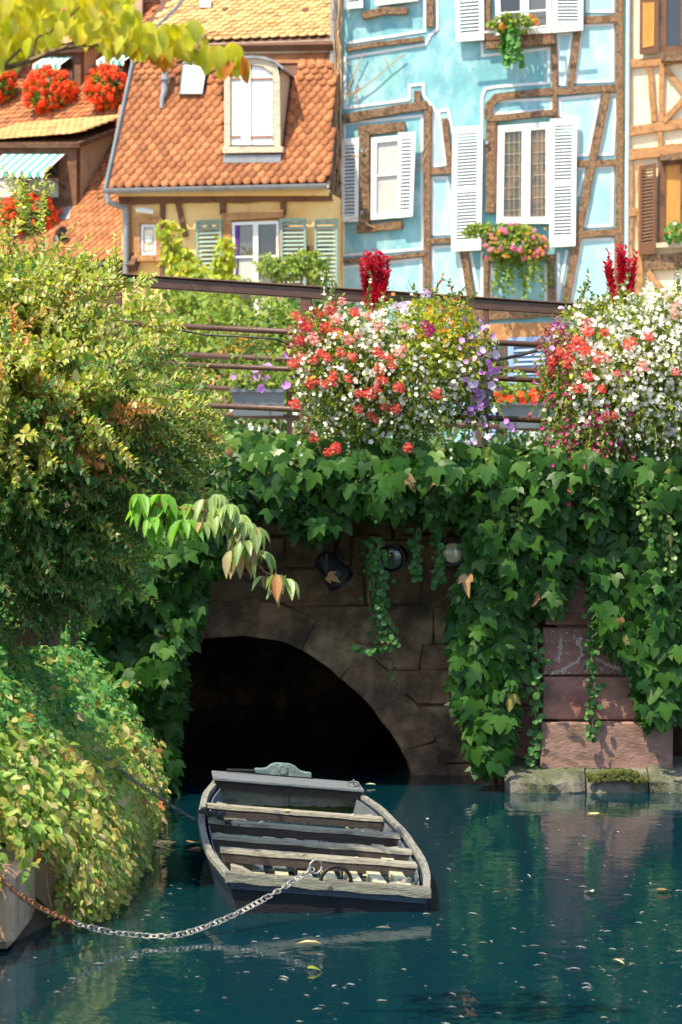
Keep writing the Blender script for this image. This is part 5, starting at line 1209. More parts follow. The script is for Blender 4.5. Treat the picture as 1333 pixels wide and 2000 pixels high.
# smoothed half width
def shw(s):
    return (lerp(max(0, s-.25), HW) + lerp(s, HW)*2 + lerp(min(LB, s+.25), HW))/4
for sd in (-1, 1):
    def sec(s):
        w = shw(s); z_ = zg(s)
        return [bp(s, sd*(w), z_-.022), bp(s, sd*(w-.004), z_-.05), bp(s, sd*(w-.03), .03), bp(s, sd*(w-.075), -.16), bp(s, sd*(w-.10), -.16), bp(s, sd*(w-.055), .03), bp(s, sd*(w-.032), z_-.05), bp(s, sd*(w-.030), z_-.022)]
    mb = MB(); n = 8
    for s in ST: mb.v += [tuple(p) for p in sec(s)]
    for i in range(24):
        for j in range(n):
            q = (i*n+j, i*n+(j+1) % n, (i+1)*n+(j+1) % n, (i+1)*n+j); mb.f.append(q if sd > 0 else q[::-1])
    mb.f.append(tuple(range(n)) if sd < 0 else tuple(range(n))[::-1]); mb.f.append(tuple(range(24*n, 25*n)))
    sp = obj('side_plank', mb, M['hull_blue'], boat)
    mb = MB()
    for a, b in zip(ST, ST[1:]):
        ja, jb = .003*math.sin(a*7), .003*math.sin(b*7)
        mb.hexa([bp(a, sd*(shw(a)+.006), zg(a)-.022), bp(b, sd*(shw(b)+.006), zg(b)-.022), bp(b, sd*(shw(b)-.032), zg(b)-.022), bp(a, sd*(shw(a)-.032), zg(a)-.022)],
                [bp(a, sd*(shw(a)+.004), zg(a)+ja*.6), bp(b, sd*(shw(b)+.004), zg(b)+jb*.6), bp(b, sd*(shw(b)-.030), zg(b)+jb*.6), bp(a, sd*(shw(a)-.030), zg(a)+ja*.6)])
    obj('gunwale', mb, M['boatwood_l'], boat)
    mb = MB()
    for a, b in zip(ST[:-3], ST[1:-2]): mb.hexa([bp(a, sd*(shw(a)-.050), zg(a)-.03), bp(b, sd*(shw(b)-.050), zg(b)-.03), bp(b, sd*(shw(b)-.056), zg(b)-.03), bp(a, sd*(shw(a)-.056), zg(a)-.03)], [bp(a, sd*(shw(a)-.075), .0), bp(b, sd*(shw(b)-.075), .0), bp(b, sd*(shw(b)-.082), .0), bp(a, sd*(shw(a)-.082), .0)])
    obj('inner_plank', mb, M['boatwood_grey'], boat)
    for k, s in enumerate((.45, .95, 1.5, 2.05, 2.75)):    # knees
        w = shw(s)-.085; mb = MB(); q = [bp(s, sd*w, zg(s)-.02), bp(s, sd*(w-.055), zg(s)-.03), bp(s, sd*(w-.20), .045), bp(s, sd*(w-.20), -.02), bp(s, sd*w, -.02)]
        mb.prism(q if sd > 0 else q[::-1], AX*.06); obj('knee', mb, M['boatwood'], boat, bevel=.006)
def bbox(s0, s1, t0, t1, z0, z1, z0b=None, z1b=None):
    a = [bp(s0, t0, z0), bp(s0, t1, z0), bp(s1, t1, z0), bp(s1, t0, z0)]; b = [bp(s0, t0, z1), bp(s0, t1, z1), bp(s1, t1, z1), bp(s1, t0, z1)]
    return MB().hexa(a, b)
# bow board (facing the camera)
mb = MB(); w = .452; mb.hexa([bp(.02, -w+.06, -.16), bp(.02, w-.06, -.16), bp(.06, w-.06, -.16), bp(.06, -w+.06, -.16)], [bp(-.02, -w, zg(0)-.05), bp(-.02, w, zg(0)-.05), bp(.03, w, zg(0)-.05), bp(.03, -w, zg(0)-.05)]); obj('bow_board', mb, M['black_wood'], boat)
mb = MB(); mb.hexa([bp(-.024, -w, zg(0)-.060), bp(-.024, w, zg(0)-.060), bp(.03, w, zg(0)-.060), bp(.03, -w, zg(0)-.060)], [bp(-.030, -w-.002, zg(0)-.030), bp(-.030, w+.002, zg(0)-.030), bp(.03, w, zg(0)-.030), bp(.03, -w, zg(0)-.030)]); obj('blue_strake', mb, M['hull_blue'], boat)
mb = MB()
for i in range(12):
    t0, t1 = -.475 + .95*i/12, -.475 + .95*(i+1)/12; j0, j1 = .004*math.sin(i*2.1), .004*math.sin((i+1)*2.1)
    mb.hexa([bp(-.042, t0, zg(0)-.030+j0), bp(-.042, t1, zg(0)-.030+j1), bp(.045, t1, zg(0)-.026), bp(.045, t0, zg(0)-.026)], [bp(-.036, t0, zg(0)+.010+j1), bp(-.036, t1, zg(0)+.010+j0 if i < 11 else zg(0)+.008), bp(.045, t1, zg(0)+.012), bp(.045, t0, zg(0)+.012)])
obj('bow_rail', mb, M['bowwood'], boat)
obj('keel_floor', bbox(.03, LB-.02, -.38, .38, -.17, -.14), M['black_wood'], boat)
# water lying inside
mb = MB(); P = [(s, shw(s)-.07) for s in ST if .0 < s < 3.6]
L_ = [FC + AX*s + BX*-w_ + Vector((0, 0, .050)) for s, w_ in P]; R_ = [FC + AX*s + BX*w_ + Vector((0, 0, .050)) for s, w_ in P]
for i in range(len(P)-1): mb.poly([L_[i], R_[i], R_[i+1], L_[i+1]])
obj('bilge_water', mb, M['water'], boat)
# thwarts
for s, t0, t1 in ((.83, -.475, .50), (1.28, -.505, .52), (1.86, -.515, .515), (2.50, -.505, .48)):
    mb = MB(); N_ = 10
    for i in range(N_):
        a, b = t0 + (t1-t0)*i/N_, t0 + (t1-t0)*(i+1)/N_; z_ = zg(s)-.006; ja, jb = .002*math.sin(i*1.7+s), .002*math.sin(i*1.7+1.7+s)
        mb.hexa([bp(s-.002, a, z_-.018+ja), bp(s-.002, b, z_-.018+jb), bp(s+.115, b, z_-.018), bp(s+.115, a, z_-.018)], [bp(s, a, z_+ja), bp(s, b, z_+jb), bp(s+.115, b, z_), bp(s+.115, a, z_)])
    tb_ = obj('thwart', mb, M['boatwood'], boat); e0, e1 = t0+.004, t1-.004; z_ = zg(s)-.006; obj('shaded_face', MB().hexa([bp(s+.002, e0, z_-.062), bp(s+.002, e1, z_-.062), bp(s+.10, e1, z_-.062), bp(s+.10, e0, z_-.062)], [bp(s+.002, e0, z_-.020), bp(s+.002, e1, z_-.020), bp(s+.10, e1, z_-.020), bp(s+.10, e0, z_-.020)]), M['thwart_shade'], tb_)  # dark board under each plank carries the shade of its front face
# floor grating slats
for i in range(8):
    t = -.40 + .113*i; mb = MB(); s0 = .20 + U(-.03, .03); 
    for k in range(8):
        a, b = s0 + 2.05*k/8, s0 + 2.05*(k+1)/8; za, zb = .072 + t*.088 + .004*math.sin(a*5+i), .072 + t*.088 + .004*math.sin(b*5+i)
        mb.hexa([bp(a, t-.034, za-.022), bp(a, t+.034, za-.022), bp(b, t+.034, zb-.022), bp(b, t-.034, zb-.022)], [bp(a, t-.032, za), bp(a, t+.032, za), bp(b, t+.032, zb), bp(b, t-.032, zb)])
    obj('slat', mb, M['slatwood'], boat)
for s in (.55, 1.5): obj('cross_batten', bbox(s, s+.08, -.45, .45, .028, .05), M['slatwood'], boat)
# stern: deck plank, bulkhead boards with a green tide line, carved board, ring bolt
obj('stern_deck', bbox(3.46, 3.88, -.452, .452, zg(3.6)+.016, zg(3.6)+.035), M['boatwood_grey'], boat, bevel=.004); obj('stern_shaded_face', bbox(3.48, 3.56, -.44, .44, zg(3.6)-.030, zg(3.6)+.014), M['thwart_shade'], boat)  # dark board below the deck has its front shade coloured in
for t0, t1 in ((-.43, .005), (.010, .43)): obj('bulkhead_board', bbox(3.57, 3.60, t0, t1, -.1, zg(3.6)+.012), M['boatwood'], boat)
mb = MB(); N_ = 30
for i in range(N_): a, b = -.43+.86*i/N_, -.43+.86*(i+1)/N_; h = .010 + .009*random.random(); mb.hexa(*[[bp(3.562, a, .04), bp(3.562, b, .04), bp(3.57, b, .04), bp(3.57, a, .04)], [bp(3.562, a, .068+h+a*.068), bp(3.562, b, .068+h+b*.068), bp(3.57, b, .068+h+b*.068), bp(3.57, a, .068+h+a*.068)]])
obj('algae_line', mb, M['moss'], boat, 'stuff')
prof = [(-.175, 0), (.175, 0), (.175, .034), (.13, .036), (.10, .044), (.075, .066), (.04, .078), (-.04, .078), (-.075, .066), (-.10, .044), (-.13, .036), (-.175, .034)]
mb = MB(); zz = zg(3.8)+.036; mb.prism([bp(3.84, t-.015, zz+z_) for t, z_ in prof], AX*.04); tb = obj('transom_board', mb, M['teal_wood'], boat, bevel=.006)
mb = MB(); mb.lathe(bp(3.838, -.015, zz+.040), [(.030, 0), (.026, .006), (.014, .004), (.0, .006)], -AX, 16); obj('boss', mb, M['teal_wood'], tb)
mb = MB(); mb.tube([bp(3.80, -.36, zz+.012), bp(3.83, -.19, zz+.018)], .012, 6); obj('tiller_stub', mb, M['black_wood'], boat)
def ring(c, ax, r, wr, k=20, seg=6, a0=0, a1=2*math.pi):
    ax = Vector(ax).normalized(); a = ax.orthogonal().normalized(); b = ax.cross(a)
    if abs(ax.z) < .3: b = Vector((0, 0, 1)); a = b.cross(ax).normalized()
    n = k; P = [Vector(c) + (a*math.cos(a0+(a1-a0)*i/n) + b*math.sin(a0+(a1-a0)*i/n))*r for i in range(n+1)]; return MB().tube(P, wr, seg)
rb = bp(3.62, .40, zg(3.6)+.04); obj('ring_bolt', ring(rb + Vector((0, 0, .008)), (0, -.3, 1), .032, .006), M['steel_dark'], boat, smooth=True)
mb = MB(); mb.tube([rb, rb + Vector((0, 0, .035))], .008, 6); obj('ring_bolt_pin', mb, M['steel_dark'], boat)
hc = bp(-.01, .035, zg(0)+.005); obj('mooring_hoop', ring(hc, -AX + BX*.15, .072, .0095, 18, 8, 0, math.pi), M['iron'], boat, smooth=True)
mb = MB(); q = [bp(.1, .34, .06), bp(.1, .42, .12), bp(.1, .47, .10), bp(.1, .40, .03)]; mb.prism(q, AX*.09); obj('loose_block', mb, M['slatwood'], boat, bevel=.005)
mb = MB()
for i in range(40): a = bp(U(-.036, -.01), U(-.46, .46), zg(0)+.013); mb.lathe(a, [(.004, 0), (.003, .002)], (0, 0, 1), 5)
obj('nail', mb, M['rust'], boat, 'stuff')

# ================================================================ chains
def linkmesh(nm, L_, W_, r, m):
    h = (L_-W_)/2; P = []
    for i in range(7): a = -math.pi/2 + math.pi*i/6; P.append((math.sin(a+math.pi/2)*0 + W_/2*math.cos(a)*0 + W_/2*math.sin(a+math.pi/2) * 0, 0))
    P = [Vector((W_/2*math.cos(a), h + W_/2*math.sin(a), 0)) for a in [math.pi*i/5 for i in range(6)]] + [Vector((W_/2*math.cos(a), -h + W_/2*math.sin(a), 0)) for a in [math.pi + math.pi*i/5 for i in range(6)]]
    P.append(P[0]); return MB().tube(P, r, 5, False).mesh(nm, m, None, True)
def chain(name, lab, P, pitch, L_, W_, r, mats):
    ln = sum((b-a).length for a, b in zip(P, P[1:])); n = int(ln/pitch); Q = resample(P, n); t = thing(name, lab, 'chain', P[0])
    mes = {k: linkmesh('link', L_, W_, r, M[k]) for k in set(m_ for _, m_ in mats)}
    for i in range(n):
        a, b = Q[i], Q[i+1]; d = b-a; base = Vector((0, -1, .8)) if i % 2 else d.cross(Vector((0, -1, .8))); f = i/n
        k = [m_ for lim, m_ in mats if f <= lim + (0.03*math.sin(i*5))][:1] or [mats[-1][1]]
        place('link', mes[k[0]], frame((a+b)/2, d, base + rv(.12)*d.length*0 + rv(.10), 1), t)
    return t
def spl(P, n=6):      # Catmull-Rom
    out = []
    for i in range(len(P)-1):
        p0, p1, p2, p3 = P[max(i-1, 0)], P[i], P[i+1], P[min(i+2, len(P)-1)]
        for k in range(n):
            t = k/n; out.append(.5*((2*p1) + (p2-p0)*t + (2*p0-5*p1+4*p2-p3)*t*t + (3*p1-p0-3*p2+p3)*t**3))
    return out + [P[-1]]
PC = spl([px(*p) for p in ((-60, 1668, 10.2), (0, 1716, 10.32), (60, 1762, 10.50), (130, 1797, 10.72), (200, 1818, 10.88), (270, 1827, 10.97), (340, 1828, 11.00), (400, 1811, 11.15), (460, 1786, 11.30), (520, 1754, 11.45), (570, 1724, 11.58), (612, 1697, 11.70))])
chain('mooring_chain', 'pale steel chain, rusty at the quay, running to the iron hoop on the bow', PC, .0305, .041, .023, .0036, [(.34, 'rust'), (1.1, 'steel')])
rg = thing('shackle_ring', 'pale steel ring joining the mooring chain to the bow hoop', 'ring', px(617, 1693, 11.72)); obj('ring', ring(px(617, 1693, 11.73), (.5, -1, .3), .031, .0050), M['steel'], rg, smooth=True)
PD = spl([px(*p) for p in ((160, 1447, 13.35), (200, 1478, 13.42), (250, 1516, 13.5), (300, 1550, 13.55), (345, 1580, 13.6), (384, 1603, 13.65))])
chain('side_chain', 'thin dull chain from the creeper bank to the gunwale of the boat', PD, .0185, .026, .016, .0028, [(1.1, 'steel_dark')])
PE = [bp(1.95, -.56, .20)]
for i in range(26): PE.append(bp(1.9 + .10*math.sin(i*.9), -.55 + .012*i*.6 + .02*math.sin(i*2.1), .195 + .012*math.sin(i*1.3) - .0045*max(0, i-12)))
chain('knotted_chain', 'dark chain end knotted round the gunwale beside the benches', PE, .020, .026, .016, .003, [(1.1, 'black')])

# ================================================================ floating leaves
def fleaf(lab, x, y, s, m, tm=IVY2, a=None, curl=.0):
    Y = 5000*1.85/(y-1000); p = px(x, y, Y); p.z = .006; a = U(0, 6.28) if a is None else a
    o = bpy.data.objects.new('floating_leaf', npmesh('floating_leaf', np.array(tm[0]), np.array(tm[1]), M[m])); COL.objects.link(o)
    o.matrix_world = frame(p + Vector((0, 0, .012)), (math.cos(a), math.sin(a), .06), (G(0, .12), G(0, .12), 1), s); tag(o, lab, 'leaf', 'fallen leaves floating on the canal')
fleaf('pale leaf floating below the sandstone pier', 1172, 1596, .10, 'drift'); fleaf('brown curled leaf floating near the picture edge below the pier', 1303, 1746, .075, 'brownleaf')
fleaf('light yellow leaf floating in the pier reflection', 1158, 1749, .075, 'drift', OVATE); fleaf('large ochre leaf floating beside the creeper bank', 298, 1653, .14, 'drift', a=.2)
fleaf('round orange leaf floating against the side of the boat', 373, 1653, .09, 'brownleaf', ROUND, a=1.2); fleaf('tan leaf floating near the lowest picture edge', 1195, 1883, .06, 'drift', OVATE)
fleaf('pale oval leaf floating in front of the bow', 733, 1820, .07, 'drift', SMALL, a=0.); fleaf('narrow pale leaf floating above the boat reflection', 578, 1851, .11, 'drift', SMALL, a=.1)
fleaf('green leaf floating below the boat reflection', 600, 1900, .06, 'lime', OVATE, a=.2); fleaf('white feather like leaf floating beside the boat', 835, 1606, .05, 'wflower', SMALL, a=1.5); fleaf('small white leaf floating beside the stern', 714, 1537, .07, 'wflower', SMALL, a=0)
Ms = []
for i in range(1500):
    x = U(-80, 1420); y = U(1560, 2010)**1; w_ = .05 + .9*g2(x, y, 1200, 1850, 170) + .5*g2(x, y, 620, 1850, 120) + .5*g2(x, y, 250, 1760, 120) + .3*g2(x, y, 900, 1700, 120)
    if random.random() > w_: continue
    Y = 5000*1.85/(y-1000); p = px(x, y, Y)
    if p.x < lerp(Y, XB)+.02: continue
    q = p - FC; s_, t_ = q.dot(AX), q.dot(BX)
    if -.08 < s_ < LB+.1 and abs(t_) < shw(s_)+.05: continue
    p.z = .004; sz = random.choice((.005, .007, .009, .012, .018, .028, .04)); a = G(0, .5); Ms.append(frame(p, (math.cos(a), math.sin(a), 0), (0, 0, 1), sz*U(.7, 1.4), sz*.45))
scatter('floating_flecks', SMALL, Ms, M['fleck'])

Lb = []
for s_, t_ in [(U(.2, 3.0), U(-.42, .42)) for _ in range(60)]:
    z_ = .056
    for a_ in (.83, 1.28, 1.86, 2.50):
        if a_ < s_ < a_+.11: z_ = zg(a_)+.001 - t_*.088
    p = FC + AX*s_ + BX*t_ + Vector((0, 0, z_)); a_ = U(0, 6.28); Lb.append(frame(p, (math.cos(a_), math.sin(a_), .05), (G(0, .15), G(0, .15), 1), U(.015, .045)))
scatter('leaf_litter', OVATE, Lb, M['drift'], boat)
# ================================================================ creeper on the bank
bk_ = thing('bank_creeper', 'yellow green creeper covering the sloping canal bank', 'creeper', (-1.5, 13, 0))
def leafpt(Y, s):
    p = bankpt(Y, s); p.x = lerp(Y, XB) - lerp(s, [(0, .06), (.18, .12), (.32, .27), (.6, .56), (.85, .80), (1, 1.0)]); return p
A_, B_, C_, Dk, S_, O_ = [], [], [], [], [], []
for i in range(23000):
    Y = 9.2 + 8.0*U(0, 1); s = U(0, 1.06)**.9; 
    if Y < 11.35 and s < .35: continue
    lump = .11*math.sin(Y*4.1+s*5) + .09*math.sin(Y*9.3+s*11+1); p = leafpt(Y, min(s, 1)); n = Vector((.80, -.25, .55)).normalized(); p = p + n*(.03 + .13*U(0, 1) + .5*max(0, lump)*.6); 
    if s > 1: p.x -= U(0, .6); p.z += .05
    tip = Vector((.50 + G(0, .55), -.45 + G(0, .5), -.8 + G(0, .3))); nr_ = Vector((.5, -.8, .9)) + rv(.55); x, y = proj(p); sz = U(.032, .080)*(1 if s > .25 else .7); Mx = frame(p, tip, nr_, sz*1.1, sz*.85)
    low = s < .33 - .06*math.sin(Y*4)
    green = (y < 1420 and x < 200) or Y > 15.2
    r = random.random()
    if r < .012: O_.append(Mx)
    elif low and r < .45: S_.append(Mx)
    elif r < .07: S_.append(Mx)
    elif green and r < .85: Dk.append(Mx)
    elif r < .80: A_.append(Mx)
    else: B_.append(Mx)
kk = lambda Mx: Mx[1][3] + (0 if Mx[0][3] > -9 else 9) + random.random()*6
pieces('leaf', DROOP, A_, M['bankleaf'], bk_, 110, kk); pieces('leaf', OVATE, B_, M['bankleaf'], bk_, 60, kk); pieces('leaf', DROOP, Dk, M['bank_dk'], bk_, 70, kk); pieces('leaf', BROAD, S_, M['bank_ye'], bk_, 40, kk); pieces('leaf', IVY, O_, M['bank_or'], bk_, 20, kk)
# small leaved fringe hanging to the water
F1_, F2_, F3_ = [], [], []
for k in range(900):
    Y = U(11.5, 16.8); p = leafpt(Y, U(.05, .34)) + Vector((.04, 0, .02)); d = Vector((U(.0, .5), U(-.4, .1), -.3))
    n_ = random.randint(8, 20)
    for i in range(n_):
        d = (d + Vector((G(0, .10), G(0, .12), -.12))).normalized(); p = p + d*.022
        if p.z < .0: break
        (F1_ if random.random() < .6 else F2_).append(frame(p, d + rv(.7), Vector((.5, -.8, .5)) + rv(.4), U(.018, .046)))
for k in range(900):     # shaggy runners over the whole slope
    Y = U(10.8, 16.8); s = U(.3, 1.0); p = leafpt(Y, s) + Vector((.8, -.25, .55)).normalized()*U(.03, .12); d = Vector((U(.1, .7), U(-.8, .1), U(-.2, .6)))
    for i in range(random.randint(6, 14)):
        d = (d + Vector((G(0, .12), G(0, .12), -.16))).normalized(); p = p + d*.026
        x_, y_ = proj(p); (F3_ if ((y_ < 1430 and x_ < 230) or Y > 15.6) and random.random() < .8 else F1_ if random.random() < .8 else F2_).append(frame(p, d + rv(.7), Vector((.5, -.8, .7)) + rv(.4), U(.030, .060)))
scatter('fringe', OVATE, F1_, M['bankleaf'], bk_); scatter('fringe', OVATE, F3_, M['bank_dk'], bk_); scatter('fringe', ROUND, F2_, M['bank_ye'], bk_)
mb = MB()
for k in range(150):
    Y = U(10.9, 16.5); p = bankpt(Y, U(.15, .5)) + Vector((.12, -.05, .02)); P = [p]; d = Vector((U(-.2, .5), U(-.8, .2), -.2))
    for i in range(7): d = (d + Vector((G(0, .15), G(0, .15), -.12))).normalized(); p = p + d*U(.03, .06); P.append(p)
    if P[-1].z > 0: mb.tube(P, .003, 3)
obj('stem', mb, M['vinewood'], bk_, 'stuff')
# grey green feathery shrub at the picture edge
fs = thing('feathery_shrub', 'grey green fine leaved shrub at the picture edge on the bank', 'shrub', px(10, 1560, 12)); Ms = []
for k in range(260):
    c0 = px(U(-90, 55), U(1330, 1560), U(11.9, 12.5)); d = Vector((U(.1, .7), U(-.6, .1), U(-.4, .6))).normalized()
    for i in range(26): d = (d + Vector((0, 0, -.06)) + rv(.06)).normalized(); c0 = c0 + d*.010; Ms.append(frame(c0, d*.6 + rv(.5), rv(), U(.012, .022)))
scatter('foliage', BLADE, Ms, M['shrub_dk'], fs); 
mb = MB()
for k in range(12): mb.tube([px(0, 1570, 12.2), px(U(-60, 40), U(1380, 1500), U(11.9, 12.4))], .006, 5)
obj('stem', mb, M['bark'], fs)
for x, Y, lab in ((91, 12.9, 'dark metal post between the big bush and the creeper bank'), (144, 13.6, 'second dark post half hidden in leaves behind the first')):
    a = px(x-6, 1090, Y); b = px(x+6, 1260, Y); mb = MB(); mb.box(((a.x+b.x)/2, Y, (a.z+b.z)/2), (b.x-a.x, .03, a.z-b.z)); tag(obj('fence_post', mb, M['black'], bevel=.004), lab, 'post', 'dark posts above the bank')

# ================================================================ the big arching bush
sb = thing('arching_bush', 'big arching bush of small pale green leaves with orange sprigs', 'bush', px(60, 1260, 12.9))
EL = [(60, 650, 12.9, .40, .32, .6), (80, 1130, 12.95, .34, .16, .3), (160, 1090, 13.0, .22, .14, .3), (40, 820, 12.6, .75, .5, .7), (215, 850, 13.0, .36, .34, .5), (70, 990, 12.7, .46, .30, .6), (0, 590, 12.8, .34, .22, .5), (-70, 760, 12.8, .4, .6, .4), (255, 830, 13.1, .22, .24, .4), (160, 750, 13.0, .26, .26, .45), (20, 1110, 12.8, .40, .26, .5), (300, 930, 13.1, .18, .18, .3), (170, 940, 12.9, .34, .22, .4)]
OR = [(80, 760), (110, 790), (200, 810), (250, 840), (130, 860), (30, 750), (140, 900), (130, 960), (20, 690), (95, 660), (150, 870), (60, 800), (280, 590), (10, 760)]
Lp, Ld, Lo, Lw = [], [], [], []; tw = MB(); hid = MB()
def twig(p, d, ln, sz, kind=None, droop=.10, step=.021):
    P = [p.copy()]; n = int(ln/step); x, y = proj(p); roll = U(0, 3.14)
    io = min((math.hypot(x-a, y-b) for a, b in OR)) ; org = io < 22 and random.random() < .55
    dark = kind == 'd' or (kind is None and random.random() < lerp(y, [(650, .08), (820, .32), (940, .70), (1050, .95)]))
    for i in range(n):
        d = (d + Vector((G(0, .05), G(0, .05), -droop*.5))).normalized(); p = p + d*step; 
        if i % 2 == 0: P.append(p.copy())
        s_ = d.cross(Vector((math.cos(roll+i*1.57), math.sin(roll+i*1.57), .3))).normalized()
        for sg in (1, -1):
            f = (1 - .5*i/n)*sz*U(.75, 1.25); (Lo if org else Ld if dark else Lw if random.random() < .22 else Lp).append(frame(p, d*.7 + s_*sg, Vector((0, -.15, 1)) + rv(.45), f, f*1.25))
    tw.tube(P, .0022, 3, False)
for k in range(2250):
    cx, cy, cY, rx, rz, ry = random.choices(EL, [e[3]*e[4] for e in EL])[0]; c0 = px(cx, cy, cY); d = rv().normalized()
    if d.y > .3: d.y = -d.y
    r = U(.25, 1)**.5; p = c0 + Vector((d.x*rx, d.y*ry, d.z*rz))*r*.92
    twig(p, (d*.8 + Vector((.50, -.20, .35)) + rv(.3)).normalized(), U(.16, .38), U(.042, .066), step=.025)
for x0, y0, x1, y1, Y in ((208, 570, 214, 470, 12.7), (60, 440, 62, 306, 12.6), (40, 420, 10, 330, 12.6), (60, 470, 92, 360, 12.6), (30, 400, 60, 345, 12.6), (90, 560, 60, 400, 12.7), (120, 560, 150, 490, 12.7), (170, 560, 160, 480, 12.7), (240, 560, 300, 548, 12.7), (180, 560, 130, 500, 12.6),
                          (250, 610, 330, 590, 12.9), (300, 700, 385, 660, 13), (330, 760, 410, 730, 13), (350, 800, 440, 800, 13), (360, 850, 440, 860, 13), (300, 640, 360, 640, 13), (20, 500, 30, 430, 12.6), (90, 540, 110, 420, 12.6), (0, 480, -10, 380, 12.6), (340, 900, 410, 900, 13), (230, 700, 330, 650, 12.7), (140, 560, 230, 530, 12.6), (30, 600, 60, 520, 12.4), (330, 870, 430, 890, 12.9), (300, 830, 420, 820, 12.9)):
    for q in range(2 if x0 < 100 and y1 < 440 else 5):
        a, b = px(x0+G(0, 16), y0+G(0, 8), Y), px(x1+G(0, 8), y1+G(0, 8), Y+U(-.15, .05)); twig(a, (b-a).normalized() + Vector((0, 0, .12)), (b-a).length*U(.8, 1.05), U(.040, .056), 'p', .06, .019)
kb = lambda Mx: Mx[1][3]
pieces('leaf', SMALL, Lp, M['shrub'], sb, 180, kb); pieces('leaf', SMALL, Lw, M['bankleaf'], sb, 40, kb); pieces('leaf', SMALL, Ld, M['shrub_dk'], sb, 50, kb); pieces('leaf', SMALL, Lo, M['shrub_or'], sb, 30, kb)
obj('twig', tw, M['bark_red'], sb, 'stuff')
mb = MB()
for k in range(16):
    e = random.choice(EL); b = px(*e[:3]); a = px(U(20, 120), 1260, 12.95); mb.tube([a, a.lerp(b, .5) + Vector((U(-.1, .1), 0, .1)), b], [.02, .014, .006], 6)
obj('branch', mb, M['bark'], sb)

# ================================================================ dogwood twig with drooping leaves over the arch
dw = thing('dogwood_branch', 'branch of long drooping leaves turning red, reaching in front of the arch', 'branch', px(230, 960, 11.8)); mb = MB(); Y0 = 11.8
Q = spl([px(*p, Y0) for p in ((265, 975), (280, 978), (330, 990), (400, 1000), (450, 1030), (485, 1070), (515, 1115), (556, 1128))], 4); mb.tube(Q, [.010 - .007*i/(len(Q)-1) for i in range(len(Q))], 6)
G1, G2, G3 = [], [], []
CL = [(285, 985, 9, 'g'), (300, 1010, 9, 'g'), (330, 985, 9, 'g'), (345, 1005, 8, 'g'), (370, 985, 8, 'g'), (270, 965, 9, 'g'), (315, 965, 8, 'g'), (400, 975, 7, 'm'), (425, 965, 8, 'm'), (450, 985, 9, 'm'), (415, 1000, 7, 'm'), (440, 1020, 7, 'm'), (380, 1005, 8, 'm'), (395, 1020, 6, 'm'), (430, 985, 7, 'm'), (468, 1005, 7, 'm'), (360, 1015, 8, 'g'), (485, 1020, 9, 'm'), (500, 1030, 6, 'm'), (465, 1045, 6, 'r'), (480, 1055, 6, 'm'), (500, 1075, 5, 'm'), (515, 1078, 5, 'm'), (455, 1075, 5, 'r'), (470, 1085, 5, 'r'), (520, 1125, 5, 'r'), (540, 1122, 7, 'm'), (560, 1130, 7, 'm'), (548, 1135, 5, 'r')]
for x, y, n, k in CL:
    c0 = px(x, y, Y0 + U(-.06, .06)); near = min(Q, key=lambda p: (p-c0).length); mb.tube([near, (near+c0)/2 + Vector((0, 0, .01)), c0], .003, 4)
    for i in range(n):
        a = i/n*6.28 + U(-.7, .7); d = Vector((math.cos(a)*.42, math.sin(a)*.42 - .1, -1 + U(-.2, .8))); o_ = Vector((math.cos(a)*.55, math.sin(a)*.55-.25, .35)); s_ = U(.07, .15) if k == 'g' else U(.055, .135)
        (G1 if k == 'g' else G3 if (k == 'r' and random.random() < .55) or random.random() < .06 else G2).append(frame(c0 + Vector((math.cos(a)*.012, math.sin(a)*.012, 0)), d, o_, s_, s_*.82))
obj('twig', mb, M['bark_red'], dw); pieces('leaf', DROOP, G1, M['dogwood_b'], dw, 100); pieces('leaf', DROOP, G2, M['dogwood'], dw, 120); pieces('leaf', DROOP, G3, M['dogwood_r'], dw, 60)

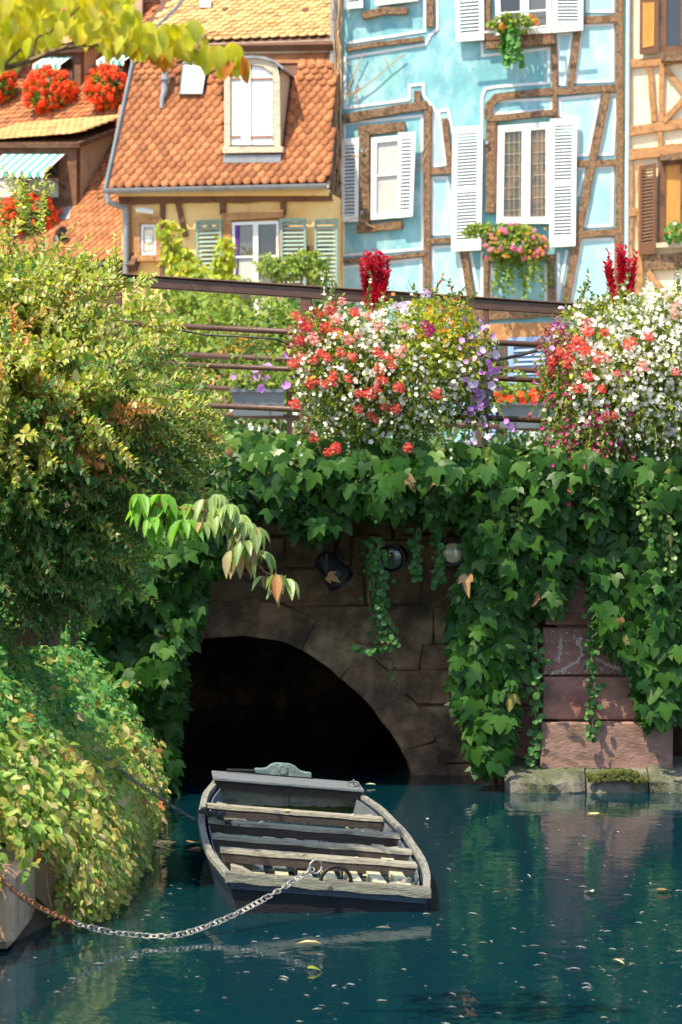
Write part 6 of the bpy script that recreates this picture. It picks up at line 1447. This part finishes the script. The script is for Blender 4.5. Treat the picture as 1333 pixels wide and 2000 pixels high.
# ================================================================ yellow green branch across the top
yt = thing('yellow_branch', 'branch of yellow green autumn leaves hanging in from above the roofs', 'branch', px(-60, 150, 8.2)); mb = MB(); Y0 = 8.2
main = spl([px(*p, Y0) for p in ((-120, 160), (0, 135), (60, 118), (120, 96), (200, 86), (300, 95), (380, 98), (440, 112), (475, 128))], 4); mb.tube(main, [.011 - .009*i/(len(main)-1) for i in range(len(main))], 6)
subs = [[(0, 135), (60, 80), (110, 55), (150, 20), (200, -30)], [(60, 118), (75, 60), (85, 20), (80, -30)], [(120, 96), (180, 60), (215, 35), (235, 0)], [(200, 86), (245, 55), (262, 30)], [(300, 95), (340, 60), (380, 50)], [(-60, 150), (-20, 60), (10, 0)], [(380, 98), (400, 70), (420, 60)]]
for s_ in subs: P = spl([px(*p, Y0 + U(-.05, .05)) for p in s_], 4); mb.tube(P, [.006 - .004*i/(len(P)-1) for i in range(len(P))], 5)
obj('twig', mb, M['bark'], yt)
PT = [(-40, -40), (262, -40), (270, 55), (300, 50), (340, 55), (385, 45), (400, 90), (330, 95), (250, 95), (200, 92), (120, 75), (60, 95), (20, 118), (-40, 130)]
Y1_, Y2_ = [], []; g = 0
while len(Y1_) < 330 and g < 9000:
    g += 1; x, y = U(-40, 400), U(-45, 120)
    if not inpoly(x, y, PT): continue
    if 60 < x < 260 and y > 60 and random.random() < .6: continue
    Y1_.append(frame(px(x, y-12, Y0 + U(-.25, .25)), Vector((G(0, .55), G(0, .4), -1)), Vector((G(0, .5), -1, .5 + G(0, .4))), U(.052, .085)))
for x, y in ((350, 60), (358, 70), (370, 58), (375, 75), (392, 60), (345, 75), (425, 100), (440, 105), (452, 96), (462, 100), (434, 118), (455, 112), (405, 100), (360, 95), (330, 85), (384, 85), (280, 62), (290, 75), (262, 70)):
    for k in range(2): Y1_.append(frame(px(x+G(0, 3), y-12, Y0 + U(-.06, .06)), Vector((G(0, .4), -.2, -1)), Vector((G(0, .4), -1, .4)), U(.07, .095)))
for x, y in ((272, 92), (285, 98), (300, 96), (318, 102), (330, 108), (262, 88), (294, 106), (222, 90), (416, 96), (448, 132), (455, 128), (482, 125), (476, 118), (470, 96), (452, 90), (325, 116)):
    Y2_.append(frame(px(x, y-8, Y0 + U(-.06, .06)), Vector((G(0, .5), -.2, -1)), Vector((G(0, .5), -1, .4)), U(.045, .075)))
pieces('leaf', BROAD, Y1_, M['yellow'], yt, 280, lambda m_: -m_[2][3]*0 + random.random()); pieces('leaf', BROAD, Y2_, M['amber'], yt, 20)
